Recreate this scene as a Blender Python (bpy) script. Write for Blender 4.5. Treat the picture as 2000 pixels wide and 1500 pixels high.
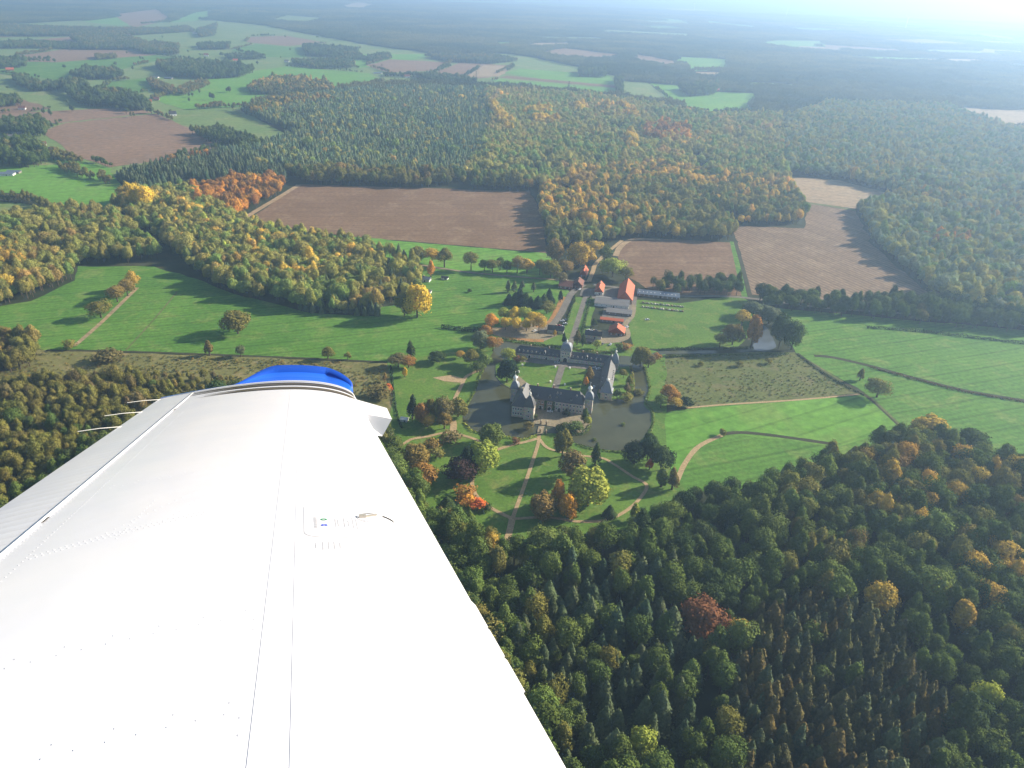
import bpy, math, random
import numpy as np
from mathutils import Matrix, Vector, noise as mnoise

for o in list(bpy.data.objects):
    bpy.data.objects.remove(o)
S = bpy.context.scene
COL = S.collection
rnd = random.Random(7)
rng = np.random.default_rng(11)

# ------------------------------------------------------------------ camera, sky, sun, exposure
FPX, CAMH = 1450.0, 285.0            # focal length in pixels of a 2000 x 1500 frame, height above the fields in metres
HORIZON, TILT = -38.0, 0.037         # where the horizon lies above the frame and how far the aeroplane rolls
_u = np.array([TILT, -1.0, (HORIZON - 750.0) / FPX]); _u /= np.linalg.norm(_u)
_y = np.array([0, 0, 1.0]) - _u * _u[2]; _y /= np.linalg.norm(_y)
_x = np.cross(_y, _u)
if _x[0] < 0: _x = -_x
BAS = np.stack([_x, _y, _u])         # rows: world x, y, z in lens axes (right, down, forward)
cam = bpy.data.cameras.new('camera'); camo = bpy.data.objects.new('camera', cam); COL.objects.link(camo)
cam.sensor_width = 36.0; cam.lens = FPX / 2000 * 36; cam.clip_start = 0.05; cam.clip_end = 300000
_r, _d, _f = BAS[:, 0], BAS[:, 1], BAS[:, 2]
camo.matrix_world = Matrix(((_r[0], -_d[0], -_f[0], 0), (_r[1], -_d[1], -_f[1], 0), (_r[2], -_d[2], -_f[2], CAMH), (0, 0, 0, 1)))
S.camera = camo
SUN_AZ, SUN_EL = math.radians(21), math.radians(24)      # azimuth counted from +X towards +Y
SD = Vector((math.cos(SUN_EL) * math.cos(SUN_AZ), math.cos(SUN_EL) * math.sin(SUN_AZ), math.sin(SUN_EL)))
w = bpy.data.worlds.new('World'); S.world = w; w.use_nodes = True
nt = w.node_tree; bg = nt.nodes['Background']
sky = nt.nodes.new('ShaderNodeTexSky'); sky.sky_type = 'NISHITA'; sky.sun_disc = False
sky.sun_elevation = SUN_EL; sky.sun_rotation = math.pi / 2 - SUN_AZ; sky.altitude = 300
nt.links.new(sky.outputs[0], bg.inputs[0]); bg.inputs[1].default_value = 0.068
sl = bpy.data.lights.new('sun', 'SUN'); so = bpy.data.objects.new('sun', sl); COL.objects.link(so)
sl.energy = 4.8; sl.angle = math.radians(0.5); sl.color = (1.0, 0.90, 0.74)
so.rotation_euler = SD.to_track_quat('Z', 'Y').to_euler()
S.view_settings.view_transform = 'Standard'; S.view_settings.look = 'None'; S.view_settings.gamma = 1.0
S.view_settings.use_curve_mapping = False; S.view_settings.exposure = 1.28
S.render.engine = 'CYCLES'
S.cycles.use_denoising = True
S.cycles.max_bounces = 6; S.cycles.diffuse_bounces = 2; S.cycles.transmission_bounces = 3; S.cycles.volume_bounces = 1

# ------------------------------------------------------------------ survey: photo pixel -> place on the ground
def G(u, v, z=0.0):
    c = np.array([u - 1000.0, v - 750.0, FPX]); r = BAS @ c
    t = (z - CAMH) / r[2]
    return np.array([r[0] * t, r[1] * t])
def PROJ(x, y, z=0.0):
    d = np.array([x, y, z - CAMH]); c = BAS.T @ d
    return 1000 + FPX * c[0] / c[2], 750 + FPX * c[1] / c[2]
def ZAT(v, xy):
    lo, hi = 0.5, 120.0
    for _ in range(40):
        m = (lo + hi) / 2
        if PROJ(xy[0], xy[1], m)[1] > v: lo = m
        else: hi = m
    return lo
def PPM(xy):
    d = np.array([xy[0], xy[1], -CAMH]); return FPX / (BAS.T @ d)[2]
CO = np.array([35.862, 524.977]); CA = np.array([0.18333, 0.98305]); CB = np.array([0.98305, -0.18333])   # castle origin, axis, cross axis
CROT = math.atan2(CB[1], CB[0])
def C(b, a): return CO + CB * b + CA * a

# ------------------------------------------------------------------ mesh helpers
class MB:
    def __init__(s): s.v = []; s.f = []; s.m = []
    def add(s, vs, fs, mi=0):
        n = len(s.v); s.v += [tuple(p) for p in vs]; s.f += [tuple(i + n for i in f) for f in fs]; s.m += [mi] * len(fs); return s
    def box(s, x0, x1, y0, y1, z0, z1, mi=0):
        return s.add([(x0, y0, z0), (x1, y0, z0), (x1, y1, z0), (x0, y1, z0), (x0, y0, z1), (x1, y0, z1), (x1, y1, z1), (x0, y1, z1)],
                     [(3, 2, 1, 0), (4, 5, 6, 7), (0, 1, 5, 4), (1, 2, 6, 5), (2, 3, 7, 6), (3, 0, 4, 7)], mi)
    def loft(s, cx, cy, prof, n=8, ph=None, sq=1.0, mi=0, cap=True):
        ph = math.pi / n if ph is None else ph
        k = 1 / math.cos(math.pi / n)
        rings = []
        for r, z in prof:
            rings.append([(cx + r * k * math.cos(ph + 2 * math.pi * i / n), cy + r * k * math.sin(ph + 2 * math.pi * i / n) * sq, z) for i in range(n)])
        vs = [p for q in rings for p in q]; fs = []
        for j in range(len(rings) - 1):
            for i in range(n):
                fs.append((j * n + i, j * n + (i + 1) % n, (j + 1) * n + (i + 1) % n, (j + 1) * n + i))
        if cap: fs.append(tuple(range((len(rings) - 1) * n, len(rings) * n))); fs.append(tuple(range(n - 1, -1, -1)))
        return s.add(vs, fs, mi)
    def tube(s, p, q, r0, r1, n=6, mi=0):
        p, q = Vector(p), Vector(q); d = (q - p).normalized()
        a = d.orthogonal().normalized(); b = d.cross(a)
        vs = [];
        for c, r in ((p, r0), (q, r1)):
            for i in range(n):
                t = 2 * math.pi * i / n; vs.append(c + a * r * math.cos(t) + b * r * math.sin(t))
        fs = [(i, (i + 1) % n, n + (i + 1) % n, n + i) for i in range(n)] + [tuple(range(n - 1, -1, -1)), tuple(range(n, 2 * n))]
        return s.add(vs, fs, mi)
    def mesh(s, name, mats, smooth=False):
        me = bpy.data.meshes.new(name); me.from_pydata(s.v, [], s.f)
        for m in (mats if isinstance(mats, (list, tuple)) else [mats]): me.materials.append(m)
        if any(s.m): me.polygons.foreach_set('material_index', s.m)
        if smooth: me.polygons.foreach_set('use_smooth', [True] * len(me.polygons))
        me.update(); return me
    def build(s, name, mats, parent=None, smooth=False):
        return link(name, s.mesh(name, mats, smooth), parent)
def link(name, data, parent=None):
    o = bpy.data.objects.new(name, data); COL.objects.link(o)
    if parent is not None: o.parent = parent
    return o
def tag(o, label=None, cat=None, group=None, kind=None):
    if label: o['label'] = label
    if cat: o['category'] = cat
    if group: o['group'] = group
    if kind: o['kind'] = kind
    return o
def empty(name, x, y, z=0.0, rz=0.0):
    o = link(name, None); o.location = (x, y, z); o.rotation_euler = (0, 0, rz); o.empty_display_size = 0.5; return o
def np_mesh(name, V, F, mats, mi=None):
    V = np.asarray(V, np.float32); F = np.asarray(F, np.int32); me = bpy.data.meshes.new(name)
    k = F.shape[1]; me.vertices.add(len(V)); me.vertices.foreach_set('co', V.ravel())
    me.loops.add(F.size); me.loops.foreach_set('vertex_index', F.ravel())
    me.polygons.add(len(F)); me.polygons.foreach_set('loop_start', np.arange(0, F.size, k, dtype=np.int32))
    for m in mats: me.materials.append(m)
    if mi is not None: me.polygons.foreach_set('material_index', np.asarray(mi, np.int32))
    me.update(calc_edges=True); return me

# ------------------------------------------------------------------ materials
def newmat(name):
    m = bpy.data.materials.new(name); m.use_nodes = True; t = m.node_tree
    return m, t, t.nodes['Principled BSDF']
def N(t, ty, **kw):
    n = t.nodes.new(ty)
    for k, v in kw.items(): setattr(n, k, v)
    return n
def noise_fac(t, scale, detail=4, rough=0.6, vec=None, dist=0.0):
    n = N(t, 'ShaderNodeTexNoise'); n.inputs['Scale'].default_value = scale; n.inputs['Detail'].default_value = detail
    n.inputs['Roughness'].default_value = rough; n.inputs['Distortion'].default_value = dist
    if vec is not None: t.links.new(vec, n.inputs['Vector'])
    return n.outputs['Fac']
def mixc(t, fac, a, b, mode='MIX'):
    n = N(t, 'ShaderNodeMix', data_type='RGBA', blend_type=mode)
    for s, v in ((n.inputs[0], fac), (n.inputs[6], a), (n.inputs[7], b)):
        if hasattr(v, 'is_linked') or hasattr(v, 'links'): t.links.new(v, s)
        elif isinstance(v, tuple): s.default_value = v + (1,) if len(v) == 3 else v
        else: s.default_value = v
    return n.outputs[2]
def ramp(t, fac, stops):
    n = N(t, 'ShaderNodeValToRGB'); e = n.color_ramp.elements
    while len(e) < len(stops): e.new(0.5)
    for q, (p, c) in zip(e, stops): q.position = p; q.color = c + (1,) if len(c) == 3 else c
    t.links.new(fac, n.inputs[0]); return n.outputs[0]
def k3(c, f): return tuple(x * f for x in c)
def surf(name, col, var=0.25, scale=0.6, rough=0.85, bump=0.0, spec=0.2, metal=0.0, coat=0.0):
    m, t, p = newmat(name); geo = N(t, 'ShaderNodeNewGeometry')
    a = noise_fac(t, scale, 5, 0.65, geo.outputs['Position'])
    c = ramp(t, a, [(0.25, k3(col, 1 - var)), (0.75, k3(col, 1 + var))])
    t.links.new(c, p.inputs['Base Color']); p.inputs['Roughness'].default_value = rough; p.inputs['Specular IOR Level'].default_value = spec
    p.inputs['Metallic'].default_value = metal; p.inputs['Coat Weight'].default_value = coat
    if bump:
        b = N(t, 'ShaderNodeBump'); b.inputs['Strength'].default_value = bump; b.inputs['Distance'].default_value = 0.05
        t.links.new(a, b.inputs['Height']); t.links.new(b.outputs[0], p.inputs['Normal'])
    return m
def field_mat(name, ca, cb, cc=None, sa=0.02, sb=0.35, ang=0.0, sp=0.0, amt=0.0, dist=1.5):
    """grass or tilled soil: broad patches, fine mottle, drilling or mowing lines"""
    m, t, p = newmat(name); geo = N(t, 'ShaderNodeNewGeometry'); P = geo.outputs['Position']
    big = noise_fac(t, sa, 4, 0.6, P); fine = noise_fac(t, sb, 5, 0.7, P)
    c = ramp(t, big, [(0.3, ca), (0.7, cb)])
    if cc:
        c = mixc(t, ramp(t, noise_fac(t, sa * 2.7, 5, 0.65, P, 0.6), [(0.52, (0, 0, 0)), (0.7, (1, 1, 1))]), c, cc)
    c = mixc(t, 0.75, c, ramp(t, fine, [(0.3, (0.6, 0.6, 0.6)), (0.7, (1.4, 1.4, 1.4))]), 'MULTIPLY')
    if sp:
        mp = N(t, 'ShaderNodeMapping'); mp.inputs['Rotation'].default_value = (0, 0, -ang); t.links.new(P, mp.inputs['Vector'])
        wv = N(t, 'ShaderNodeTexWave', wave_type='BANDS', bands_direction='Y'); wv.inputs['Scale'].default_value = 0.314 / sp
        wv.inputs['Distortion'].default_value = dist; wv.inputs['Detail'].default_value = 2; wv.inputs['Detail Scale'].default_value = 0.3
        t.links.new(mp.outputs[0], wv.inputs['Vector'])
        c = mixc(t, amt, c, ramp(t, wv.outputs['Fac'], [(0.2, (0.72, 0.72, 0.72)), (0.8, (1.28, 1.28, 1.28))]), 'MULTIPLY')
        w2 = N(t, 'ShaderNodeTexWave', wave_type='BANDS', bands_direction='Y'); w2.inputs['Scale'].default_value = 0.314 / 21.0; w2.inputs['Distortion'].default_value = 0.25; w2.inputs['Detail Scale'].default_value = 0.2
        t.links.new(mp.outputs[0], w2.inputs['Vector'])
        c = mixc(t, 0.5, c, ramp(t, w2.outputs['Fac'], [(0.955, (1, 1, 1)), (0.985, (0.62, 0.6, 0.55))]), 'MULTIPLY')
    t.links.new(c, p.inputs['Base Color']); p.inputs['Roughness'].default_value = 0.95; p.inputs['Specular IOR Level'].default_value = 0.08
    return m
def leaf_mat(name):
    m, t, p = newmat(name)
    at = N(t, 'ShaderNodeAttribute', attribute_type='INSTANCER', attribute_name='tint')
    geo = N(t, 'ShaderNodeNewGeometry')
    nz = noise_fac(t, 0.55, 3, 0.7, geo.outputs['Position'])
    c = mixc(t, 1.0, at.outputs['Color'], ramp(t, nz, [(0.3, (0.68, 0.72, 0.7)), (0.7, (1.32, 1.25, 1.1))]), 'MULTIPLY')
    df = N(t, 'ShaderNodeBsdfDiffuse'); tr = N(t, 'ShaderNodeBsdfTranslucent'); mx = N(t, 'ShaderNodeMixShader'); mx.inputs[0].default_value = 0.14
    t.links.new(c, df.inputs[0]); t.links.new(c, tr.inputs[0]); t.links.new(df.outputs[0], mx.inputs[1]); t.links.new(tr.outputs[0], mx.inputs[2])
    t.links.new(mx.outputs[0], t.nodes['Material Output'].inputs[0]); t.nodes.remove(p); return m
def water_mat(name, col, rough=0.12):
    m, t, p = newmat(name); geo = N(t, 'ShaderNodeNewGeometry'); P = geo.outputs['Position']
    c = ramp(t, noise_fac(t, 0.05, 4, 0.6, P), [(0.3, k3(col, 0.8)), (0.7, k3(col, 1.2))])
    t.links.new(c, p.inputs['Base Color']); p.inputs['Roughness'].default_value = rough; p.inputs['IOR'].default_value = 1.33
    b = N(t, 'ShaderNodeBump'); b.inputs['Strength'].default_value = 0.08; b.inputs['Distance'].default_value = 0.1
    t.links.new(noise_fac(t, 0.9, 3, 0.6, P), b.inputs['Height']); t.links.new(b.outputs[0], p.inputs['Normal']); return m
def roof_mat(name, col, course=0.35, var=0.25, rough=0.6, spec=0.4):
    m, t, p = newmat(name); tc = N(t, 'ShaderNodeTexCoord'); P = tc.outputs['Object']
    sep = N(t, 'ShaderNodeSeparateXYZ'); t.links.new(P, sep.inputs[0])
    mt = N(t, 'ShaderNodeMath', operation='FRACT'); md = N(t, 'ShaderNodeMath', operation='DIVIDE'); md.inputs[1].default_value = course
    t.links.new(sep.outputs[2], md.inputs[0]); t.links.new(md.outputs[0], mt.inputs[0])
    c = ramp(t, noise_fac(t, 0.9, 5, 0.7, P), [(0.25, k3(col, 1 - var)), (0.75, k3(col, 1 + var))])
    c = mixc(t, 0.45, c, ramp(t, mt.outputs[0], [(0.0, (0.55, 0.55, 0.55)), (0.25, (1, 1, 1))]), 'MULTIPLY')
    t.links.new(c, p.inputs['Base Color']); p.inputs['Roughness'].default_value = rough; p.inputs['Specular IOR Level'].default_value = spec
    return m
def stone_mat(name, col, var=0.3):
    m, t, p = newmat(name); tc = N(t, 'ShaderNodeTexCoord'); P = tc.outputs['Object']
    c = ramp(t, noise_fac(t, 0.5, 6, 0.75, P), [(0.25, k3(col, 1 - var)), (0.75, k3(col, 1 + var))])
    vo = N(t, 'ShaderNodeTexVoronoi'); vo.inputs['Scale'].default_value = 1.3; t.links.new(P, vo.inputs['Vector'])
    c = mixc(t, 0.25, c, vo.outputs['Color'], 'OVERLAY')
    t.links.new(c, p.inputs['Base Color']); p.inputs['Roughness'].default_value = 0.9; p.inputs['Specular IOR Level'].default_value = 0.15
    return m
M = {}
M['floor'] = field_mat('woodland_floor', (0.022, 0.030, 0.014), (0.042, 0.048, 0.022), (0.06, 0.055, 0.028), 0.004, 0.06)
M['grass'] = field_mat('meadow_grass', (0.062, 0.150, 0.022), (0.100, 0.205, 0.032), (0.15, 0.215, 0.05), 0.016, 0.28, 0.35, 6.0, 0.22, 4.0)
M['lawn'] = field_mat('garden_lawn', (0.070, 0.140, 0.022), (0.110, 0.190, 0.032), (0.16, 0.19, 0.05), 0.03, 0.5)
M['bright'] = field_mat('young_crop', (0.090, 0.215, 0.028), (0.130, 0.270, 0.040), (0.15, 0.24, 0.05), 0.006, 0.12, 0.5, 9.0, 0.15)
M['pale'] = field_mat('grazed_pasture', (0.115, 0.180, 0.050), (0.165, 0.215, 0.066), (0.21, 0.21, 0.09), 0.006, 0.12, 0.3, 12.0, 0.15)
M['olive'] = field_mat('rough_pasture', (0.085, 0.110, 0.032), (0.130, 0.140, 0.048), (0.16, 0.14, 0.07), 0.03, 0.35)
M['heath'] = field_mat('marsh_grass', (0.125, 0.125, 0.042), (0.18, 0.17, 0.062), (0.22, 0.175, 0.08), 0.03, 0.4)
M['soil'] = field_mat('ploughed_soil', (0.150, 0.090, 0.050), (0.190, 0.117, 0.067), (0.225, 0.152, 0.09), 0.012, 0.22, 0.12, 4.5, 0.7)
M['soil_b'] = field_mat('drilled_soil', (0.160, 0.108, 0.066), (0.20, 0.137, 0.085), (0.235, 0.17, 0.105), 0.012, 0.2, -1.12, 6.0, 0.6, 1.6)
M['soil_p'] = field_mat('stubble_soil', (0.28, 0.20, 0.115), (0.33, 0.24, 0.14), (0.24, 0.19, 0.12), 0.01, 0.12, -0.3, 6.0, 0.25)
M['soil_f'] = field_mat('tilled_field_soil', (0.19, 0.117, 0.070), (0.23, 0.145, 0.09), (0.20, 0.14, 0.10), 0.006, 0.1, 0.5, 7.0, 0.22)
M['sand'] = field_mat('sandy_path', (0.31, 0.225, 0.12), (0.39, 0.285, 0.16), None, 0.1, 0.8)
M['gravel'] = field_mat('gravel_court', (0.22, 0.18, 0.12), (0.28, 0.23, 0.15), (0.17, 0.16, 0.10), 0.06, 0.9)
M['asphalt'] = field_mat('worn_asphalt', (0.135, 0.122, 0.105), (0.185, 0.168, 0.14), None, 0.08, 0.7)
M['litter'] = field_mat('fallen_leaves', (0.26, 0.13, 0.05), (0.36, 0.19, 0.075), (0.14, 0.13, 0.04), 0.08, 0.8)
M['ditch'] = field_mat('ditch_earth', (0.035, 0.040, 0.020), (0.06, 0.055, 0.03), None, 0.1, 0.5)
M['water'] = water_mat('moat_water', (0.064, 0.067, 0.034), 0.07)
M['pond'] = water_mat('pond_water', (0.085, 0.10, 0.11), 0.1)
M['leaf'] = leaf_mat('foliage')
M['bark'] = surf('bark', (0.085, 0.065, 0.045), 0.35, 1.5)
M['slate'] = roof_mat('slate_roof', (0.064, 0.062, 0.064), 0.3, 0.25, 0.5, 0.7)
M['lead'] = roof_mat('slate_spire', (0.150, 0.165, 0.19), 0.3, 0.2, 0.45, 1.0)
M['tile'] = roof_mat('clay_tile_roof', (0.42, 0.105, 0.045), 0.33, 0.2, 0.7, 0.25)
M['tile_old'] = roof_mat('weathered_tile_roof', (0.17, 0.075, 0.055), 0.33, 0.3, 0.8, 0.2)
M['eternit'] = roof_mat('grey_sheet_roof', (0.16, 0.155, 0.15), 0.9, 0.2, 0.7, 0.3)
M['bluesheet'] = roof_mat('blue_grey_sheet_roof', (0.12, 0.15, 0.19), 0.9, 0.15, 0.5, 0.4)
M['black'] = roof_mat('black_tile_roof', (0.035, 0.035, 0.038), 0.33, 0.25, 0.6, 0.4)
M['stone'] = stone_mat('pale_stone_wall', (0.46, 0.41, 0.33))
M['brick'] = stone_mat('brown_brick_wall', (0.27, 0.20, 0.15))
M['redbrick'] = stone_mat('red_brick_wall', (0.26, 0.13, 0.09))
M['white'] = surf('white_render', (0.72, 0.70, 0.65), 0.08, 0.7)
M['timber'] = surf('grey_timber', (0.20, 0.16, 0.12), 0.3, 1.5)
M['frame'] = surf('white_window_frame', (0.75, 0.75, 0.73), 0.05, 1.0, 0.5)
M['glass'] = surf('window_glass', (0.035, 0.042, 0.05), 0.3, 0.4, 0.12, 0, 0.6)
M['dark'] = surf('dark_doorway', (0.02, 0.018, 0.015), 0.2, 1.0)
M['copper'] = surf('gilded_finial', (0.74, 0.71, 0.63), 0.1, 1.0, 0.35, 0, 0.5)
M['rubber'] = surf('black_tyre', (0.02, 0.02, 0.02), 0.1, 2.0)
for nm, c in (('white', (0.75, 0.75, 0.75)), ('silver', (0.45, 0.47, 0.5)), ('black', (0.02, 0.02, 0.022)), ('blue', (0.05, 0.10, 0.28)), ('red', (0.35, 0.03, 0.025)), ('grey', (0.12, 0.125, 0.13))):
    M['car_' + nm] = surf(nm + '_car_paint', c, 0.03, 1.0, 0.3, 0, 0.5, 0, 0.6)

# ------------------------------------------------------------------ ground, fields, water, paths
def crom(P, n=5, closed=True):
    P = [np.asarray(p, float) for p in P]; out = []; L = len(P)
    for i in range(L if closed else L - 1):
        if closed: a, b, c, d = P[i - 1], P[i], P[(i + 1) % L], P[(i + 2) % L]
        else: a, b, c, d = P[max(i - 1, 0)], P[i], P[i + 1], P[min(i + 2, L - 1)]
        for k in range(n):
            t = k / n; out.append(0.5 * (2 * b + (c - a) * t + (2 * a - 5 * b + 4 * c - d) * t * t + (3 * b - a - 3 * c + d) * t ** 3))
    if not closed: out.append(P[-1])
    return out
LAY = [0]
def lift(z): LAY[0] += 1; return z + 0.0012 * LAY[0]      # no two sheets on one plane
OPEN = []                                             # every open polygon in metres, so that no wood grows on it
def gpoly(px): return [G(u, v) for u, v in px]
def sheet(name, px, mat, z, label=None, smooth=False, metres=False, isopen=True):
    P = [np.asarray(p, float) for p in px] if metres else gpoly(px)
    if smooth: P = crom(P)
    elif mat not in ('asphalt', 'gravel'):
        Q = []
        for a, b in zip(P, P[1:] + P[:1]):
            L = np.linalg.norm(b - a); D = max(np.linalg.norm(a), 500.0); k = int(min(24, max(1, L / (D * 0.016)))); d = (b - a) / L; am = min(D * 0.0022, 6.0, L * 0.03)
            for i in range(k):
                q = a + (b - a) * i / k; f = 1.0 if i else 0.0
                Q.append(q + np.array([-d[1], d[0]]) * am * f * (mnoise.noise(Vector((q[0] * 0.05, q[1] * 0.05, 7.7))) * 1.6 + rnd.uniform(-.35, .35)))
        P = Q
    c = np.mean(P, axis=0)
    me = bpy.data.meshes.new(name); me.from_pydata([(p[0] - c[0], p[1] - c[1], 0) for p in P], [], [tuple(range(len(P)))])
    if me.polygons[0].normal.z < 0: me.flip_normals()
    me.materials.append(M[mat]); o = link(name, me); o.location = (c[0], c[1], lift(z)); tag(o, label, None, None, 'structure')
    if isopen: OPEN.append(np.array(P))
    return o
def strip(name, px, width, mat, z, label=None, metres=False, smooth=True, isopen=True):
    P = [np.asarray(p, float) for p in px] if metres else gpoly(px)
    if smooth and len(P) > 2: P = crom(P, 6, False)
    Lf, Rt = [], []
    for i, p in enumerate(P):
        d = P[min(i + 1, len(P) - 1)] - P[max(i - 1, 0)]; d = d / np.linalg.norm(d); nrm = np.array([-d[1], d[0]])
        wv = width * (1 + 0.12 * mnoise.noise(Vector((p[0] * 0.15, p[1] * 0.15, 3.0)))) / 2
        Lf.append(p + nrm * wv); Rt.append(p - nrm * wv)
    k = len(P); c = np.mean(P, axis=0)
    me = bpy.data.meshes.new(name); me.from_pydata([(p[0] - c[0], p[1] - c[1], 0) for p in Lf + Rt], [], [(k + i, k + i + 1, i + 1, i) for i in range(k - 1)])
    me.materials.append(M[mat]); o = link(name, me); o.location = (c[0], c[1], lift(z)); tag(o, label, None, None, 'structure')
    if isopen: OPEN.append(np.array(Lf + Rt[::-1]))
    return o
gm = MB(); gm.add([(-90000, -9000, 0), (90000, -9000, 0), (90000, 120000, 0), (-90000, 120000, 0)], [(0, 1, 2, 3)])
go = gm.build('ground', M['floor']); go.location.z = -0.05; tag(go, 'dark green land between the fields', None, None, 'structure')

Z1, Z2, Z3, Z4 = 0.02, 0.06, 0.10, 0.14
# near and middle distance
sheet('meadow', [(-120, 640), (0, 598), (60, 588), (146, 548), (152, 520), (300, 520), (385, 545), (460, 575), (600, 610), (800, 622), (965, 632), (955, 660), (925, 690), (850, 704), (760, 708), (400, 692), (150, 682), (90, 684), (-120, 660)], 'grass', Z1, 'long green meadow left of the moat')
sheet('marsh', [(-200, 655), (90, 684), (400, 693), (760, 709), (790, 722), (775, 800), (730, 900), (500, 1050), (100, 1050), (-300, 1000)], 'heath', Z1, 'olive marsh grass beyond the wing')
sheet('ploughed_field', [(585, 360), (1036, 374), (1058, 420), (1070, 494), (880, 478), (700, 463), (470, 440)], 'soil', Z1, 'large brown ploughed field before the wood')
strip('field_track', [(584, 361), (545, 385), (500, 412), (450, 443)], 8.0, 'soil_p', Z2, 'sandy track along the ploughed field')
sheet('grass_strip', [(455, 441), (700, 464), (880, 479), (1072, 495), (1100, 520), (1095, 545), (960, 540), (800, 515), (640, 470), (520, 460)], 'bright', Z1, 'green strip below the ploughed field')
sheet('meadow', [(820, 520), (960, 538), (1095, 546), (1112, 570), (1085, 600), (1065, 640), (960, 640), (860, 636), (740, 622), (740, 600), (820, 590)], 'grass', Z1 + 0.01, 'meadow beside the avenue of trees')
sheet('pasture', [(1232, 585), (1330, 592), (1440, 575), (1480, 600), (1470, 650), (1440, 678), (1290, 682), (1240, 680), (1228, 650)], 'lawn', Z1, 'green paddock right of the farm')
sheet('ploughed_field', [(1205, 480), (1240, 464), (1432, 474), (1452, 578), (1280, 575), (1212, 530)], 'soil', Z1, 'brown field behind the grey shed')
sheet('ploughed_field', [(1432, 440), (1570, 446), (1578, 398), (1672, 412), (1705, 480), (1790, 552), (1835, 592), (1640, 588), (1462, 575)], 'soil_b', Z1, 'large brown drilled field right of the wood')
sheet('stubble_field', [(1532, 344), (1640, 352), (1766, 386), (1672, 408), (1572, 394)], 'soil_p', Z1, 'pale stubble field between two woods')
strip('field_margin', [(1568, 396), (1620, 402), (1672, 411)], 10.0, 'olive', Z2, 'green margin between pale and brown fields')
strip('field_margin', [(1430, 472), (1441, 520), (1455, 582)], 6.0, 'grass', Z2, 'straight green margin between two brown fields')
strip('field_margin', [(1436, 472), (1450, 520), (1466, 580)], 4.5, 'ditch', Z2, 'dark ditch beside the straight green margin')
strip('field_track', [(1202, 500), (1212, 482), (1236, 468), (1290, 468)], 7.0, 'soil_p', Z2, 'pale headland round the brown field')
strip('farm_lane', [(1160, 556), (1240, 566), (1330, 578), (1440, 580), (1600, 600), (1800, 615), (2050, 640)], 5.0, 'asphalt', Z2, 'lane running from the farm to the right')
sheet('meadow', [(1500, 600), (1700, 618), (2060, 650), (2250, 700), (2250, 960), (2000, 905), (1800, 860), (1640, 905), (1500, 950), (1340, 965), (1300, 900), (1276, 810), (1400, 790), (1600, 778), (1690, 768), (1555, 690)], 'grass', Z1, 'wide green meadow right of the moat')
sheet('rough_pasture', [(1283, 703), (1400, 690), (1552, 688), (1600, 715), (1686, 768), (1520, 783), (1350, 797), (1300, 790), (1276, 760)], 'olive', Z2, 'olive rough pasture beside the moat')
sheet('pasture', [(1278, 812), (1400, 795), (1690, 772), (1760, 836), (1640, 872), (1410, 846), (1360, 870), (1320, 935), (1296, 890)], 'bright', Z2, 'bright green field between ditch and hedge')
strip('ditch', [(1556, 690), (1620, 735), (1690, 772), (1740, 815), (1775, 850)], 4.0, 'ditch', Z3, 'dark straight ditch across the right meadow')
strip('field_track', [(1700, 775), (1750, 822), (1782, 850)], 2.2, 'olive', Z3, 'pale track beside the straight ditch')
strip('ditch', [(1590, 695), (1625, 698), (1700, 715), (1800, 742), (1900, 766), (2050, 790)], 5.0, 'ditch', Z3, 'curved ditch across the far right meadow')
strip('ditch', [(1410, 848), (1450, 845), (1520, 852), (1630, 868)], 4.0, 'ditch', Z3, 'short ditch at the near wood')
strip('field_track', [(1322, 940), (1338, 905), (1365, 872), (1410, 850)], 3.5, 'sand', Z3, 'curving sandy track to the short ditch')
strip('ditch', [(1340, 797), (1420, 790), (1560, 781), (1680, 770)], 2.2, 'sand', Z3, 'thin pale ditch below the rough pasture')
strip('ditch', [(90, 684), (250, 687), (400, 692), (600, 700), (760, 708)], 3.0, 'ditch', Z2, 'dark ditch between meadow and marsh')
strip('field_track', [(145, 676), (200, 628), (268, 562)], 4.0, 'soil_p', Z2, 'sandy track across the left meadow')
strip('field_track', [(246, 684), (300, 625), (346, 570)], 1.6, 'olive', Z2, 'faint track across the left meadow')
sheet('meadow', [(0, 330), (90, 322), (190, 322), (240, 365), (250, 390), (200, 418), (130, 412), (60, 380), (-60, 370)], 'bright', Z1, 'bright meadow at the left edge', True)
sheet('meadow', [(85, 308), (160, 315), (218, 330), (210, 345), (120, 322)], 'bright', Z1, 'small bright field below the brown field')
sheet('pasture', [(-60, 385), (60, 400), (110, 425), (-60, 450)], 'pale', Z1, 'pale pasture at the left edge')
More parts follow.
